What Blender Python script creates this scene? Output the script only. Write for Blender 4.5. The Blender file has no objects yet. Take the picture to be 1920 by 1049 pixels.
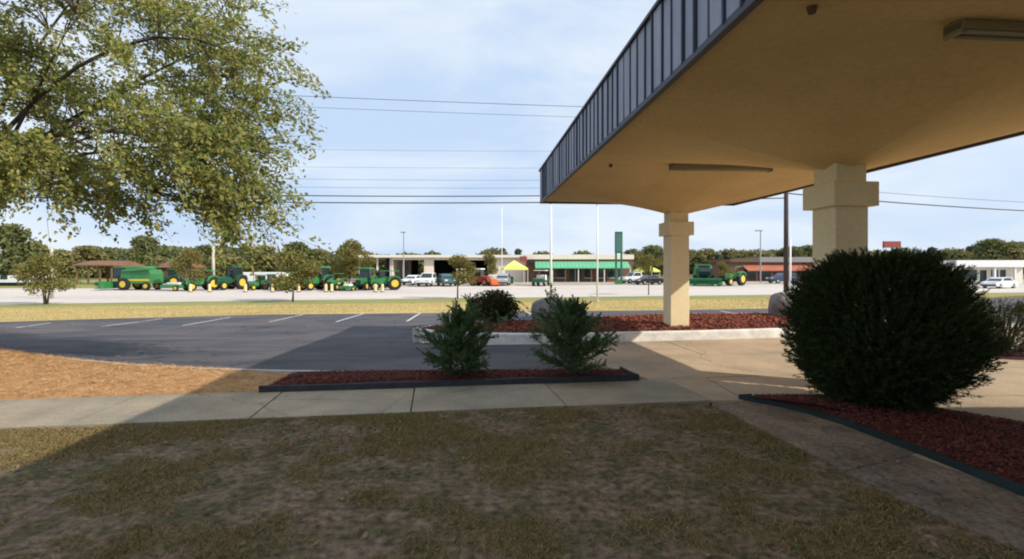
import bpy, math, random
import numpy as np
from mathutils import Vector

R = math.radians
rnd = random.Random(7)
nprng = np.random.default_rng(11)
SC = bpy.context.scene
COL = SC.collection

# ------------------------------------------------------------------ camera, sky, sun, exposure
EYE, HOR, F = 1.95, 508.0, 960.0          # eye height (m), horizon row and focal length of the 1920 px photograph
cam = bpy.data.cameras.new('camera')
cam.sensor_width = 36.0
cam.lens = 18.0
cam.shift_y = -(524.5 - HOR) / 1920.0
cam.clip_start = 0.1
cam.clip_end = 4000
camo = bpy.data.objects.new('camera', cam)
camo.location = (0, 0, EYE)
camo.rotation_euler = (R(90), 0, 0)
COL.objects.link(camo)
SC.camera = camo

SUNV = Vector((1.30, -0.60, 1.0)).normalized()          # towards the sun: right of and behind the camera
ELEV = math.asin(SUNV.z)
AZ = math.atan2(SUNV.x, SUNV.y)                          # clockwise from +Y

world = bpy.data.worlds.new('World')
SC.world = world
world.use_nodes = True
wn, wl = world.node_tree.nodes, world.node_tree.links
wn.clear()
wout = wn.new('ShaderNodeOutputWorld')
wbg = wn.new('ShaderNodeBackground')
wbg.inputs['Strength'].default_value = 0.085
sky = wn.new('ShaderNodeTexSky')
sky.sky_type = 'NISHITA'
sky.sun_disc = False
sky.sun_elevation = ELEV
sky.sun_rotation = AZ
sky.air_density = 1.0
sky.dust_density = 1.2
sky.ozone_density = 1.5
wtc = wn.new('ShaderNodeTexCoord')
wmap = wn.new('ShaderNodeMapping')
wmap.inputs['Scale'].default_value = (1.1, 1.6, 4.2)
wmap.inputs['Rotation'].default_value = (R(8), R(-14), R(25))
cn = wn.new('ShaderNodeTexNoise')
cn.inputs['Scale'].default_value = 1.5
cn.inputs['Detail'].default_value = 8
cn.inputs['Roughness'].default_value = 0.55
cn.inputs['Distortion'].default_value = 0.5
cr = wn.new('ShaderNodeValToRGB')
cr.color_ramp.elements[0].position = 0.40
cr.color_ramp.elements[0].color = (7.3, 9.2, 12.1, 1)
cr.color_ramp.elements[1].position = 0.60
cr.color_ramp.elements[1].color = (10.2, 11.3, 12.6, 1)
wmix = wn.new('ShaderNodeMixRGB')
wmix.inputs['Fac'].default_value = 0.90
wl.new(wtc.outputs['Generated'], wmap.inputs['Vector'])
wl.new(wmap.outputs['Vector'], cn.inputs['Vector'])
wl.new(cn.outputs['Fac'], cr.inputs['Fac'])
wl.new(cr.outputs['Color'], wmix.inputs['Color2'])     # thin white cirrus
wl.new(sky.outputs['Color'], wmix.inputs['Color1'])
wl.new(wmix.outputs['Color'], wbg.inputs['Color'])
wl.new(wbg.outputs['Background'], wout.inputs['Surface'])

sun = bpy.data.lights.new('sun', 'SUN')
sun.energy = 5.0
sun.angle = R(0.5)
sun.color = (1.0, 0.92, 0.80)
suno = bpy.data.objects.new('sun', sun)
suno.rotation_euler = SUNV.to_track_quat('Z', 'Y').to_euler()
suno.location = (30, -12, 40)
COL.objects.link(suno)

SC.view_settings.view_transform = 'Standard'
SC.view_settings.look = 'None'
SC.view_settings.gamma = 1
SC.view_settings.exposure = 0.0
SC.view_settings.use_curve_mapping = False
SC.render.engine = 'CYCLES'
SC.cycles.filter_width = 2.0

# ------------------------------------------------------------------ helpers
def sm(t):
    t = np.clip(t, 0, 1)
    return t * t * (3 - 2 * t)

def zg(x, y):
    """height of the terrain: the parking lot drains away to the left and towards the highway"""
    a = sm((np.asarray(y, float) - 10) / 11)
    q = sm((2 - np.asarray(x, float)) / 7)
    lot = -0.45 * a * q
    b = sm((np.asarray(y, float) - 22) / 10)
    z = lot * (1 - b) - 0.45 * b
    c = sm((np.asarray(y, float) - 55) / 25)
    return z + 0.35 * c

def gp(u, v, up=0.0):
    """where the survey sight line through photo point (u, v) meets the terrain (+up)"""
    d = 10.0
    for _ in range(25):
        x = (u - 960) / F * d
        d = F * (EYE - float(zg(x, d)) - up) / (v - HOR)
    return ((u - 960) / F * d, d)

def ax(u, d):
    return (u - 960) / F * d

def az(v, d):
    return EYE + (HOR - v) * d / F

class MB:
    def __init__(s):
        s.v, s.f, s.m = [], [], []
    def add(s, vs, fs, m=0):
        o = len(s.v)
        s.v += [tuple(p) for p in vs]
        s.f += [tuple(i + o for i in f) for f in fs]
        s.m += [m] * len(fs)
        return s
    def box(s, x0, x1, y0, y1, z0, z1, m=0):
        return s.add([(x0,y0,z0),(x1,y0,z0),(x1,y1,z0),(x0,y1,z0),(x0,y0,z1),(x1,y0,z1),(x1,y1,z1),(x0,y1,z1)],
                     [(0,3,2,1),(4,5,6,7),(0,1,5,4),(1,2,6,5),(2,3,7,6),(3,0,4,7)], m)
    def bbox(s, x0, x1, y0, y1, z0, z1, b=0.03, m=0):
        """box with chamfered vertical and top edges"""
        def ring(i, z):
            return [(x0+b+i,y0+i,z),(x1-b-i,y0+i,z),(x1-i,y0+b+i,z),(x1-i,y1-b-i,z),(x1-b-i,y1-i,z),(x0+b+i,y1-i,z),(x0+i,y1-b-i,z),(x0+i,y0+b+i,z)]
        vs = ring(0, z0) + ring(0, z1 - b) + ring(b * .8, z1)
        fs = [tuple(range(7, -1, -1)), tuple(range(16, 24))]
        for r in (0, 8):
            for k in range(8):
                fs.append((r+k, r+(k+1) % 8, r+8+(k+1) % 8, r+8+k))
        return s.add(vs, fs, m)
    def prism(s, poly, z0, z1, m=0):
        n = len(poly)
        vs = [(x, y, z0) for x, y in poly] + [(x, y, z1) for x, y in poly]
        fs = [tuple(range(n-1, -1, -1)), tuple(range(n, 2*n))] + [(i, (i+1) % n, n+(i+1) % n, n+i) for i in range(n)]
        return s.add(vs, fs, m)
    def side(s, prof, y0, y1, m=0, inset=0.0, ztop=None):
        """side profile (x, z), extruded across y; points above ztop lean in by inset"""
        n = len(prof)
        def yy(z, sgn, y):
            k = 0 if ztop is None or z <= ztop else inset
            return y + sgn * k
        vs = [(x, yy(z, 1, y0), z) for x, z in prof] + [(x, yy(z, -1, y1), z) for x, z in prof]
        fs = [tuple(range(n)), tuple(range(2*n-1, n-1, -1))] + [(i, n+i, n+(i+1) % n, (i+1) % n) for i in range(n)]
        return s.add(vs, fs, m)
    def tube(s, pts, r, n=8, m=0, cap=True):
        pts = [Vector(p) for p in pts]
        rs = r if isinstance(r, (list, tuple)) else [r] * len(pts)
        vs = []
        for i, p in enumerate(pts):
            t = (pts[min(i+1, len(pts)-1)] - pts[max(i-1, 0)]).normalized()
            a = t.cross(Vector((0, 0, 1)) if abs(t.z) < .9 else Vector((1, 0, 0))).normalized()
            b = t.cross(a)
            for k in range(n):
                an = 2 * math.pi * k / n
                vs.append(p + (a * math.cos(an) + b * math.sin(an)) * rs[i])
        fs = []
        for i in range(len(pts) - 1):
            for k in range(n):
                fs.append((i*n+k, i*n+(k+1) % n, (i+1)*n+(k+1) % n, (i+1)*n+k))
        if cap:
            fs.append(tuple(range(n-1, -1, -1)))
            fs.append(tuple(range((len(pts)-1)*n, len(pts)*n)))
        return s.add(vs, fs, m)
    def disc(s, c, r, w, n=16, m=0):
        """wheel lying across y: radius r, width w"""
        x, y, z = c
        vs, fs = [], []
        for (yy, rr) in ((y-w/2, r*.86), (y-w/2*.75, r), (y+w/2*.75, r), (y+w/2, r*.86)):
            for k in range(n):
                a = 2*math.pi*k/n
                vs.append((x+rr*math.cos(a), yy, z+rr*math.sin(a)))
        for i in range(3):
            for k in range(n):
                fs.append((i*n+k, i*n+(k+1) % n, (i+1)*n+(k+1) % n, (i+1)*n+k))
        fs.append(tuple(range(n-1, -1, -1)))
        fs.append(tuple(range(3*n, 4*n)))
        return s.add(vs, fs, m)
    def mesh(s, name, mats, smooth=False):
        me = bpy.data.meshes.new(name)
        me.from_pydata(s.v, [], s.f)
        mats = mats if isinstance(mats, (list, tuple)) else [mats]
        for mm in mats:
            me.materials.append(mm)
        if len(mats) > 1:
            me.polygons.foreach_set('material_index', s.m)
        if smooth:
            me.polygons.foreach_set('use_smooth', [True] * len(s.f))
        me.update()
        return me
    def build(s, name, mats, parent=None, smooth=False):
        return link(name, s.mesh(name, mats, smooth), parent)

def link(name, me, parent=None):
    o = bpy.data.objects.new(name, me)
    COL.objects.link(o)
    if parent:
        o.parent = parent
    return o

def tag(o, label=None, cat=None, group=None, kind=None):
    if label: o['label'] = label
    if cat: o['category'] = cat
    if group: o['group'] = group
    if kind: o['kind'] = kind
    return o

def thing(name, label, cat, loc=(0, 0, 0), rz=0.0, group=None, scale=1.0):
    o = bpy.data.objects.new(name, None)
    o.empty_display_size = .2
    COL.objects.link(o)
    o.location = loc
    o.rotation_euler = (0, 0, rz)
    o.scale = (scale,) * 3
    return tag(o, label, cat, group)

def dup(root, loc, rz, label=None, group=None, scale=None):
    r = root.copy()
    COL.objects.link(r)
    r.location = loc
    r.rotation_euler = (0, 0, rz)
    if scale: r.scale = scale if isinstance(scale, (tuple, list)) else (scale,) * 3
    if label: r['label'] = label
    if group: r['group'] = group
    def rec(src, dst):
        for ch in [o for o in src.children]:
            c = ch.copy()
            COL.objects.link(c)
            c.parent = dst
            rec(ch, c)
    rec(root, r)
    return r

def np_mesh(name, verts, k, mats, smooth=False, mi=None):
    """mesh whose faces are consecutive runs of k vertices"""
    n = len(verts)
    me = bpy.data.meshes.new(name)
    me.vertices.add(n)
    me.vertices.foreach_set('co', np.ascontiguousarray(verts, np.float32).ravel())
    me.loops.add(n)
    me.loops.foreach_set('vertex_index', np.arange(n, dtype=np.int32))
    me.polygons.add(n // k)
    me.polygons.foreach_set('loop_start', np.arange(0, n, k, dtype=np.int32))
    for mm in (mats if isinstance(mats, (list, tuple)) else [mats]):
        me.materials.append(mm)
    if mi is not None:
        me.polygons.foreach_set('material_index', np.asarray(mi, np.int32))
    me.update(calc_edges=True)
    return me

def unit(a):
    return a / np.maximum(np.linalg.norm(a, axis=1, keepdims=True), 1e-9)

def leaves(c, d, ln, wd, rng, flat=0.0, face=None):
    """kite-shaped leaves at centres c pointing along d; returns (4n, 3) vertices"""
    n = len(c)
    r = rng.normal(size=(n, 3))
    r[:, 2] += flat
    if face is not None:
        r = r*.55 + np.asarray(face)          # blades turn towards the light
    w = unit(np.cross(d, r))
    ln = np.asarray(ln).reshape(-1, 1)
    wd = np.asarray(wd).reshape(-1, 1)
    base = c - d * ln * .5
    tip = c + d * ln * .5
    mid = c - d * ln * .06
    v = np.stack([base, mid + w * wd * .5, tip, mid - w * wd * .5], axis=1)
    return v.reshape(-1, 3)

def vnoise(x, y, s, seed=0):
    """smooth value noise in numpy"""
    g = np.random.default_rng(seed).random((64, 64))
    x, y = np.asarray(x) / s + 500, np.asarray(y) / s + 500
    xi, yi = np.floor(x).astype(int), np.floor(y).astype(int)
    fx, fy = x - xi, y - yi
    fx, fy = fx*fx*(3-2*fx), fy*fy*(3-2*fy)
    a, b = g[xi % 64, yi % 64], g[(xi+1) % 64, yi % 64]
    c, d = g[xi % 64, (yi+1) % 64], g[(xi+1) % 64, (yi+1) % 64]
    return (a*(1-fx)+b*fx)*(1-fy)+(c*(1-fx)+d*fx)*fy

# ------------------------------------------------------------------ materials
def mat(name, c1, c2=None, scale=3.0, rough=0.8, metal=0.0, bump=0.0, bscale=None, fine=0.0, fscale=60.0,
        spec=0.3, contrast=(0.35, 0.65), stretch=None, coat=0.0):
    m = bpy.data.materials.new(name)
    m.use_nodes = True
    N, L = m.node_tree.nodes, m.node_tree.links
    b = N['Principled BSDF']
    b.inputs['Roughness'].default_value = rough
    b.inputs['Metallic'].default_value = metal
    b.inputs['Specular IOR Level'].default_value = spec
    if coat:
        b.inputs['Coat Weight'].default_value = coat
    b.inputs['Base Color'].default_value = (*c1, 1)
    geo = N.new('ShaderNodeNewGeometry')
    vec = geo.outputs['Position']
    if stretch:
        mp = N.new('ShaderNodeMapping')
        mp.inputs['Scale'].default_value = stretch
        L.new(vec, mp.inputs['Vector'])
        vec = mp.outputs['Vector']
    col = None
    if c2 is not None:
        n = N.new('ShaderNodeTexNoise')
        n.inputs['Scale'].default_value = scale
        n.inputs['Detail'].default_value = 6
        n.inputs['Roughness'].default_value = .62
        L.new(vec, n.inputs['Vector'])
        r = N.new('ShaderNodeValToRGB')
        r.color_ramp.elements[0].position, r.color_ramp.elements[1].position = contrast
        r.color_ramp.elements[0].color = (*c1, 1)
        r.color_ramp.elements[1].color = (*c2, 1)
        L.new(n.outputs['Fac'], r.inputs['Fac'])
        col = r.outputs['Color']
    if fine > 0:
        n2 = N.new('ShaderNodeTexNoise')
        n2.inputs['Scale'].default_value = fscale
        n2.inputs['Detail'].default_value = 3
        L.new(vec, n2.inputs['Vector'])
        mr = N.new('ShaderNodeMapRange')
        mr.inputs['From Min'].default_value = .3
        mr.inputs['From Max'].default_value = .7
        mr.inputs['To Min'].default_value = 1 - fine
        mr.inputs['To Max'].default_value = 1 + fine
        L.new(n2.outputs['Fac'], mr.inputs['Value'])
        mx = N.new('ShaderNodeMixRGB')
        mx.blend_type = 'MULTIPLY'
        mx.inputs['Fac'].default_value = 1
        if col is not None:
            L.new(col, mx.inputs['Color1'])
        else:
            mx.inputs['Color1'].default_value = (*c1, 1)
        L.new(mr.outputs['Result'], mx.inputs['Color2'])
        col = mx.outputs['Color']
    if col is not None:
        L.new(col, b.inputs['Base Color'])
    if bump > 0:
        n3 = N.new('ShaderNodeTexNoise')
        n3.inputs['Scale'].default_value = bscale or fscale
        n3.inputs['Detail'].default_value = 5
        L.new(vec, n3.inputs['Vector'])
        bp = N.new('ShaderNodeBump')
        bp.inputs['Strength'].default_value = bump
        bp.inputs['Distance'].default_value = .02
        L.new(n3.outputs['Fac'], bp.inputs['Height'])
        L.new(bp.outputs['Normal'], b.inputs['Normal'])
    return m

def leafmat(name, cols, trans=0.35, rough=0.6):
    """per-leaf colour: each leaf island picks its own tone"""
    m = bpy.data.materials.new(name)
    m.use_nodes = True
    N, L = m.node_tree.nodes, m.node_tree.links
    b = N['Principled BSDF']
    b.inputs['Roughness'].default_value = rough
    b.inputs['Specular IOR Level'].default_value = .25
    geo = N.new('ShaderNodeNewGeometry')
    r = N.new('ShaderNodeValToRGB')
    el = r.color_ramp.elements
    while len(el) < len(cols):
        el.new(.5)
    for i, c in enumerate(cols):
        el[i].position = i / (len(cols) - 1)
        el[i].color = (*c, 1)
    L.new(geo.outputs['Random Per Island'], r.inputs['Fac'])
    L.new(r.outputs['Color'], b.inputs['Base Color'])
    if trans > 0:
        t = N.new('ShaderNodeBsdfTranslucent')
        L.new(r.outputs['Color'], t.inputs['Color'])
        mx = N.new('ShaderNodeMixShader')
        mx.inputs['Fac'].default_value = trans
        L.new(b.outputs['BSDF'], mx.inputs[1])
        L.new(t.outputs['BSDF'], mx.inputs[2])
        L.new(mx.outputs['Shader'], N['Material Output'].inputs['Surface'])
    return m

M = {}
M['asphalt'] = mat('asphalt', (.066,.068,.082), (.122,.115,.12), scale=.55, rough=.9, fine=.35, fscale=45, bump=.5, bscale=120, stretch=(.5,1.2,1))
M['stripe'] = mat('worn_paint', (.62,.61,.58), (.16,.155,.15), scale=4.5, rough=.8, fine=.2, fscale=40, contrast=(.50,.66))
M['concrete'] = mat('concrete', (.46,.365,.25), (.35,.275,.18), scale=.8, rough=.85, fine=.16, fscale=35, bump=.25, bscale=80)
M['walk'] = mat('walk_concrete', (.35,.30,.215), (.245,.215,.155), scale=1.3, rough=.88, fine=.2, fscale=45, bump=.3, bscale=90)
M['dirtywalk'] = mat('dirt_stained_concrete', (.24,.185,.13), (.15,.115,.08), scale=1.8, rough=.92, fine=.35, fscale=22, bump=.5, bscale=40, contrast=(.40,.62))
M['kerb'] = mat('kerb_white', (.80,.78,.73), (.55,.53,.49), scale=2.2, rough=.75, fine=.12, fscale=30, bump=.2, bscale=50)
M['gutter'] = mat('gutter_concrete', (.55,.52,.46), (.30,.28,.24), scale=2.5, rough=.85, fine=.15, fscale=30)
M['soil'] = mat('lawn_soil', (.160,.109,.068), (.085,.068,.028), scale=2.3, rough=.95, fine=.6, fscale=13, bump=1, bscale=24, contrast=(.44,.57))
M['ground'] = mat('ground_grass', (.20,.17,.075), (.11,.12,.045), scale=.08, rough=.95, fine=.3, fscale=3)
M['drygrass'] = mat('dry_verge_grass', (.50,.37,.15), (.38,.29,.105), scale=.35, rough=.95, fine=.3, fscale=9, bump=.6, bscale=14, stretch=(.3,1,1))
M['vergegreen'] = mat('green_verge_grass', (.215,.235,.065), (.28,.26,.09), scale=.3, rough=.95, fine=.3, fscale=9, bump=.6, bscale=14)
M['highway'] = mat('highway_concrete', (.60,.53,.475), (.50,.445,.40), scale=.12, rough=.85, fine=.1, fscale=6, stretch=(.25,1,1))
M['yard'] = mat('yard_gravel', (.44,.385,.315), (.33,.29,.235), scale=.12, rough=.9, fine=.15, fscale=3)
M['field'] = mat('field_grass', (.20,.22,.06), (.28,.26,.08), scale=.25, rough=.95, fine=.3, fscale=4)
M['strawbase'] = mat('straw_base', (.48,.275,.12), (.32,.17,.07), scale=3, rough=.95, fine=.4, fscale=40, bump=.8, bscale=45)
M['mulchbase'] = mat('mulch_base', (.10,.02,.014), (.04,.011,.008), scale=9, rough=.95, fine=.4, fscale=50, bump=1, bscale=40)
M['edging'] = mat('black_edging', (.018,.019,.023), (.035,.036,.04), scale=6, rough=.55)
M['edging_green'] = mat('green_edging', (.012,.016,.016), (.018,.034,.032), scale=1.2, rough=.5)
M['soffit'] = mat('soffit_stucco', (.81,.60,.29), (.72,.52,.24), scale=.7, rough=.9, fine=.06, fscale=14, bump=.15, bscale=60)
M['column'] = mat('column_stucco', (.86,.73,.46), (.82,.68,.42), scale=1.5, rough=.88, fine=.06, fscale=20, bump=.2, bscale=70)
M['panel'] = mat('fascia_panel', (.235,.255,.325), (.30,.32,.395), scale=1.6, rough=.5, metal=.0, fine=.08, fscale=12, stretch=(1,1,.3))
M['batten'] = mat('fascia_batten', (.045,.05,.075), rough=.5)
M['rooftop'] = mat('roof_membrane', (.25,.25,.25), rough=.9)
M['fixture'] = mat('fixture_metal', (.30,.26,.18), rough=.5)
M['tubeglass'] = mat('tube_plastic', (.42,.38,.28), rough=.35)
M['bark'] = mat('bark', (.11,.085,.062), (.055,.043,.033), scale=7, rough=.95, bump=.8, bscale=30, stretch=(1,1,.25))
M['elm'] = leafmat('tree_leaf', [(.10,.15,.04),(.195,.235,.05),(.30,.305,.07),(.42,.37,.10),(.14,.19,.05),(.52,.44,.18)], .5)
M['myrtle'] = leafmat('street_tree_leaf', [(.13,.14,.035),(.21,.19,.05),(.27,.21,.07),(.16,.17,.045)], .35)
M['fartree'] = leafmat('far_leaf', [(.10,.13,.05),(.17,.19,.07),(.22,.215,.085),(.135,.16,.065)], .35)
M['fartree2'] = leafmat('far_olive_leaf', [(.15,.16,.06),(.23,.22,.085),(.29,.25,.10),(.18,.18,.07)], .35)
M['farpine'] = leafmat('far_pine_needle', [(.09,.115,.085),(.13,.16,.115),(.17,.19,.14)], .25)
M['cedar'] = leafmat('cedar_needle', [(.05,.10,.04),(.09,.15,.055),(.13,.18,.065),(.075,.13,.07)], .3)
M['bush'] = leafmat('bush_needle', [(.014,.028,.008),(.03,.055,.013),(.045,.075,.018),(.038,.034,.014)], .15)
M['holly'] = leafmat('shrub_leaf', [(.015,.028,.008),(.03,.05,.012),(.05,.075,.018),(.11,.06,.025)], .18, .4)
M['grassblade'] = leafmat('grass_blade', [(.14,.15,.045),(.27,.20,.085),(.36,.25,.12),(.095,.13,.032),(.30,.165,.075),(.20,.165,.055)], .25, .8)
M['deadleaf'] = leafmat('dead_leaf', [(.16,.075,.035),(.24,.12,.06),(.10,.05,.03),(.30,.20,.12)], .15, .8)
M['straw'] = leafmat('pine_straw', [(.46,.24,.095),(.60,.36,.16),(.34,.17,.07),(.68,.46,.24)], .1, .8)
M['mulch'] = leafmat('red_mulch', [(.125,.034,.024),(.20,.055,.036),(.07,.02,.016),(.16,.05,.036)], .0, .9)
M['mulchsunlit'] = leafmat('sunlit_red_mulch', [(.26,.072,.042),(.37,.115,.062),(.17,.048,.032),(.31,.10,.06)], .0, .9)  # lighter copy of the mulch, with the sunlight put into the chip colours
M['rock'] = mat('rock', (.27,.245,.23), (.17,.155,.15), scale=4, rough=.9, fine=.2, fscale=20, bump=.8, bscale=10)
M['utilpole'] = mat('weathered_pole', (.10,.075,.07), (.06,.045,.045), scale=5, rough=.9, stretch=(1,1,.15))
M['whitepole'] = mat('white_pole', (.78,.78,.76), rough=.4)
M['greypole'] = mat('grey_pole', (.34,.36,.37), rough=.45, metal=.3)
M['concpole'] = mat('concrete_pole', (.50,.46,.38), rough=.8)
M['wire'] = mat('wire', (.05,.05,.055), rough=.6)
M['green'] = mat('machine_green', (.028,.165,.045), (.045,.21,.07), scale=1.5, rough=.35, coat=.3)
M['darkgreen'] = mat('dark_green', (.015,.09,.045), rough=.4)
M['yellow'] = mat('machine_yellow', (.62,.45,.05), rough=.5)
M['tyre'] = mat('tyre', (.022,.022,.022), rough=.85)
M['black'] = mat('black_trim', (.018,.018,.02), rough=.5)
M['glass'] = mat('dark_glass', (.025,.035,.04), rough=.08, spec=.6)
M['carwhite'] = mat('car_white', (.78,.78,.78), rough=.3, coat=.5)
M['carblack'] = mat('car_black', (.02,.022,.027), rough=.25, coat=.6)
M['carblue'] = mat('car_blue', (.035,.06,.12), rough=.28, coat=.6)
M['carteal'] = mat('car_teal', (.05,.12,.14), rough=.3, coat=.5)
M['carsilver'] = mat('car_silver', (.45,.46,.48), rough=.3, metal=.4, coat=.4)
M['red'] = mat('machine_red', (.30,.045,.035), rough=.4)
M['orange'] = mat('machine_orange', (.48,.10,.025), rough=.45)
M['chrome'] = mat('bright_metal', (.55,.55,.55), rough=.25, metal=.8)
M['lamp'] = mat('headlamp', (.7,.7,.68), rough=.15)
M['tail'] = mat('tail_lamp', (.35,.02,.02), rough=.25)
M['shopwall'] = mat('shop_wall', (.80,.70,.59), (.74,.645,.54), scale=.5, rough=.85)
M['shoproof'] = mat('shop_roof', (.52,.44,.36), rough=.7)
M['offwhite'] = mat('off_white', (.76,.72,.64), rough=.7)
M['dark'] = mat('shop_interior', (.035,.033,.038), rough=.9)
M['awning'] = mat('green_awning', (.11,.42,.23), (.15,.47,.28), scale=1, rough=.45)
M['brick'] = mat('brick_wall', (.17,.085,.06), (.22,.12,.085), scale=5, rough=.9, fine=.2, fscale=12)
M['tent'] = mat('tent_yellow', (.74,.74,.17), rough=.7)
M['rust'] = mat('rusty_roof', (.24,.115,.06), (.17,.10,.065), scale=.6, rough=.8)
M['wood'] = mat('brown_wood', (.15,.095,.055), rough=.85)
M['redroof'] = mat('orange_awning', (.42,.15,.085), (.34,.11,.065), scale=.5, rough=.7)
M['greyroof'] = mat('grey_roof', (.27,.265,.26), rough=.8)
M['signgreen'] = mat('sign_green', (.02,.13,.075), rough=.4)
M['signface'] = mat('sign_face', (.075,.16,.13), rough=.35)
M['post'] = mat('marker_post', (.72,.52,.27), (.80,.62,.30), scale=2, rough=.6)
M['signred'] = mat('sign_red', (.28,.07,.055), rough=.5)
M['motel'] = mat('added_motel_wall', (.45,.37,.27), (.40,.32,.23), scale=.8, rough=.9)

def cracks(m, scale, width, tone):
    N, L = m.node_tree.nodes, m.node_tree.links
    b = N['Principled BSDF']
    src = b.inputs['Base Color'].links[0].from_socket
    geo = N.new('ShaderNodeNewGeometry')
    nz = N.new('ShaderNodeTexNoise'); nz.inputs['Scale'].default_value = 1.1; nz.inputs['Detail'].default_value = 4
    ad = N.new('ShaderNodeMixRGB'); ad.blend_type = 'ADD'; ad.inputs['Fac'].default_value = .9
    L.new(geo.outputs['Position'], nz.inputs['Vector'])
    L.new(geo.outputs['Position'], ad.inputs['Color1']); L.new(nz.outputs['Color'], ad.inputs['Color2'])
    vo = N.new('ShaderNodeTexVoronoi'); vo.feature = 'DISTANCE_TO_EDGE'; vo.inputs['Scale'].default_value = scale
    L.new(ad.outputs['Color'], vo.inputs['Vector'])
    mr = N.new('ShaderNodeMapRange'); mr.inputs['From Min'].default_value = 0; mr.inputs['From Max'].default_value = width
    mr.inputs['To Min'].default_value = tone; mr.inputs['To Max'].default_value = 1
    L.new(vo.outputs['Distance'], mr.inputs['Value'])
    st = N.new('ShaderNodeTexNoise'); st.inputs['Scale'].default_value = .35; st.inputs['Detail'].default_value = 5
    L.new(geo.outputs['Position'], st.inputs['Vector'])
    rp = N.new('ShaderNodeValToRGB')
    rp.color_ramp.elements[0].position = .36; rp.color_ramp.elements[0].color = (.78, .80, .84, 1)
    rp.color_ramp.elements[1].position = .62; rp.color_ramp.elements[1].color = (1.12, 1.03, .98, 1)
    L.new(st.outputs['Fac'], rp.inputs['Fac'])
    m1 = N.new('ShaderNodeMixRGB'); m1.blend_type = 'MULTIPLY'; m1.inputs['Fac'].default_value = 1
    m2 = N.new('ShaderNodeMixRGB'); m2.blend_type = 'MULTIPLY'; m2.inputs['Fac'].default_value = 1
    L.new(src, m1.inputs['Color1']); L.new(mr.outputs['Result'], m1.inputs['Color2'])
    L.new(m1.outputs['Color'], m2.inputs['Color1']); L.new(rp.outputs['Color'], m2.inputs['Color2'])
    L.new(m2.outputs['Color'], b.inputs['Base Color'])
cracks(M['asphalt'], .3, .012, .5)
cracks(M['concrete'], .16, .004, .6)
cracks(M['walk'], .2, .004, .65)
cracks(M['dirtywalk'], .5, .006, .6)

# ------------------------------------------------------------------ the setting
def resample(pts, n):
    p = np.array(pts, float)
    s = np.r_[0, np.cumsum(np.linalg.norm(np.diff(p, axis=0), axis=1))]
    t = np.linspace(0, s[-1], n)
    return np.stack([np.interp(t, s, p[:, 0]), np.interp(t, s, p[:, 1])], 1)

def loft(name, near, far, nu, nv, m, off=0.0, label=None, kind='structure'):
    a, b = resample(near, nu + 1), resample(far, nu + 1)
    mb = MB()
    vs = []
    for j in range(nv + 1):
        t = j / nv
        p = a * (1 - t) + b * t
        z = zg(p[:, 0], p[:, 1]) + off
        vs += [(p[i, 0], p[i, 1], float(z[i])) for i in range(nu + 1)]
    fs = [(j*(nu+1)+i, j*(nu+1)+i+1, (j+1)*(nu+1)+i+1, (j+1)*(nu+1)+i) for j in range(nv) for i in range(nu)]
    mb.add(vs, fs)
    o = mb.build(name, m, smooth=True)
    return tag(o, label, kind=kind)

def flat(name, poly, z, m, label=None, kind='structure', thick=0.0, parent=None):
    mb = MB()
    if thick:
        mb.prism(poly, z - thick, z)
    else:
        mb.add([(x, y, z) for x, y in poly], [tuple(range(len(poly)))])
    o = mb.build(name, m, parent)
    if parent is None:
        tag(o, label, kind=kind)
    return o

# ground: one sheet to the horizon
gx = np.unique(np.r_[np.linspace(-60, 60, 61), np.linspace(-1600, 1600, 33)])
gy = np.unique(np.r_[np.linspace(-40, 100, 71), np.linspace(100, 2200, 22)])
gv = [(x, y, float(zg(x, y)) - (.07 if y < 60 else .03)) for y in gy for x in gx]
nx = len(gx)
gf = [(j*nx+i, j*nx+i+1, (j+1)*nx+i+1, (j+1)*nx+i) for j in range(len(gy)-1) for i in range(nx-1)]
tag(MB().add(gv, gf).build('ground', M['ground'], smooth=True), 'grassy ground reaching to the horizon', kind='structure')

SL = .148                                         # the sidewalk runs slightly away to the right
def wn_(x): return 7.167 + SL * x                 # near edge of the sidewalk
def wf_(x): return 8.74 + SL * x                  # far edge

lawn_right = [(2.18, wn_(2.18)-.02), (2.62, 7.46), (2.88, 7.25), (3.02, 6.2), (3.18, 5.17), (3.27, 4.24), (3.55, 3.6), (3.8, 2.0), (4.0, -3)]
lawn_poly = [(-14, -3), (-14, wn_(-14))] + [(x, wn_(x)) for x in (-8, -4, 0)] + lawn_right
flat('lawn', lawn_poly, 0.0, M['soil'], 'patchy brown lawn in the shade in front')

# sidewalk and walk: concrete slabs with open joints
side = tag(flat('sidewalk', [(-16, wn_(-16)), (3.6, wn_(3.6)), (3.6, wf_(3.6)), (-16, wf_(-16))], -.012, M['soil']), 'narrow concrete sidewalk along the lawn')
j = -3.42
edges = [-3.42 - 2.12 * k for k in range(6, 0, -1)] + [-3.42, -1.38, .78, 2.95]
def slab(x0, x1, yn, yf, parent, g=.011, z=.03, m=None, k=-SL):
    poly = [(x0+g, yn(x0)), (x1-g, yn(x1)), (x1-g+k*(yf(x1)-yn(x1)), yf(x1+k*1.5)), (x0+g+k*(yf(x0)-yn(x0)), yf(x0+k*1.5))]
    zz = z + rnd.uniform(-.005, .005)
    mb = MB()
    mb.prism(poly, -.06, zz)
    return mb.build('slab', m or M['walk'], parent)
for a, b in zip(edges[:-1], edges[1:]):
    slab(a, b, lambda x: wn_(x) + .01, lambda x: wf_(x) - .01, side)

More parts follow.
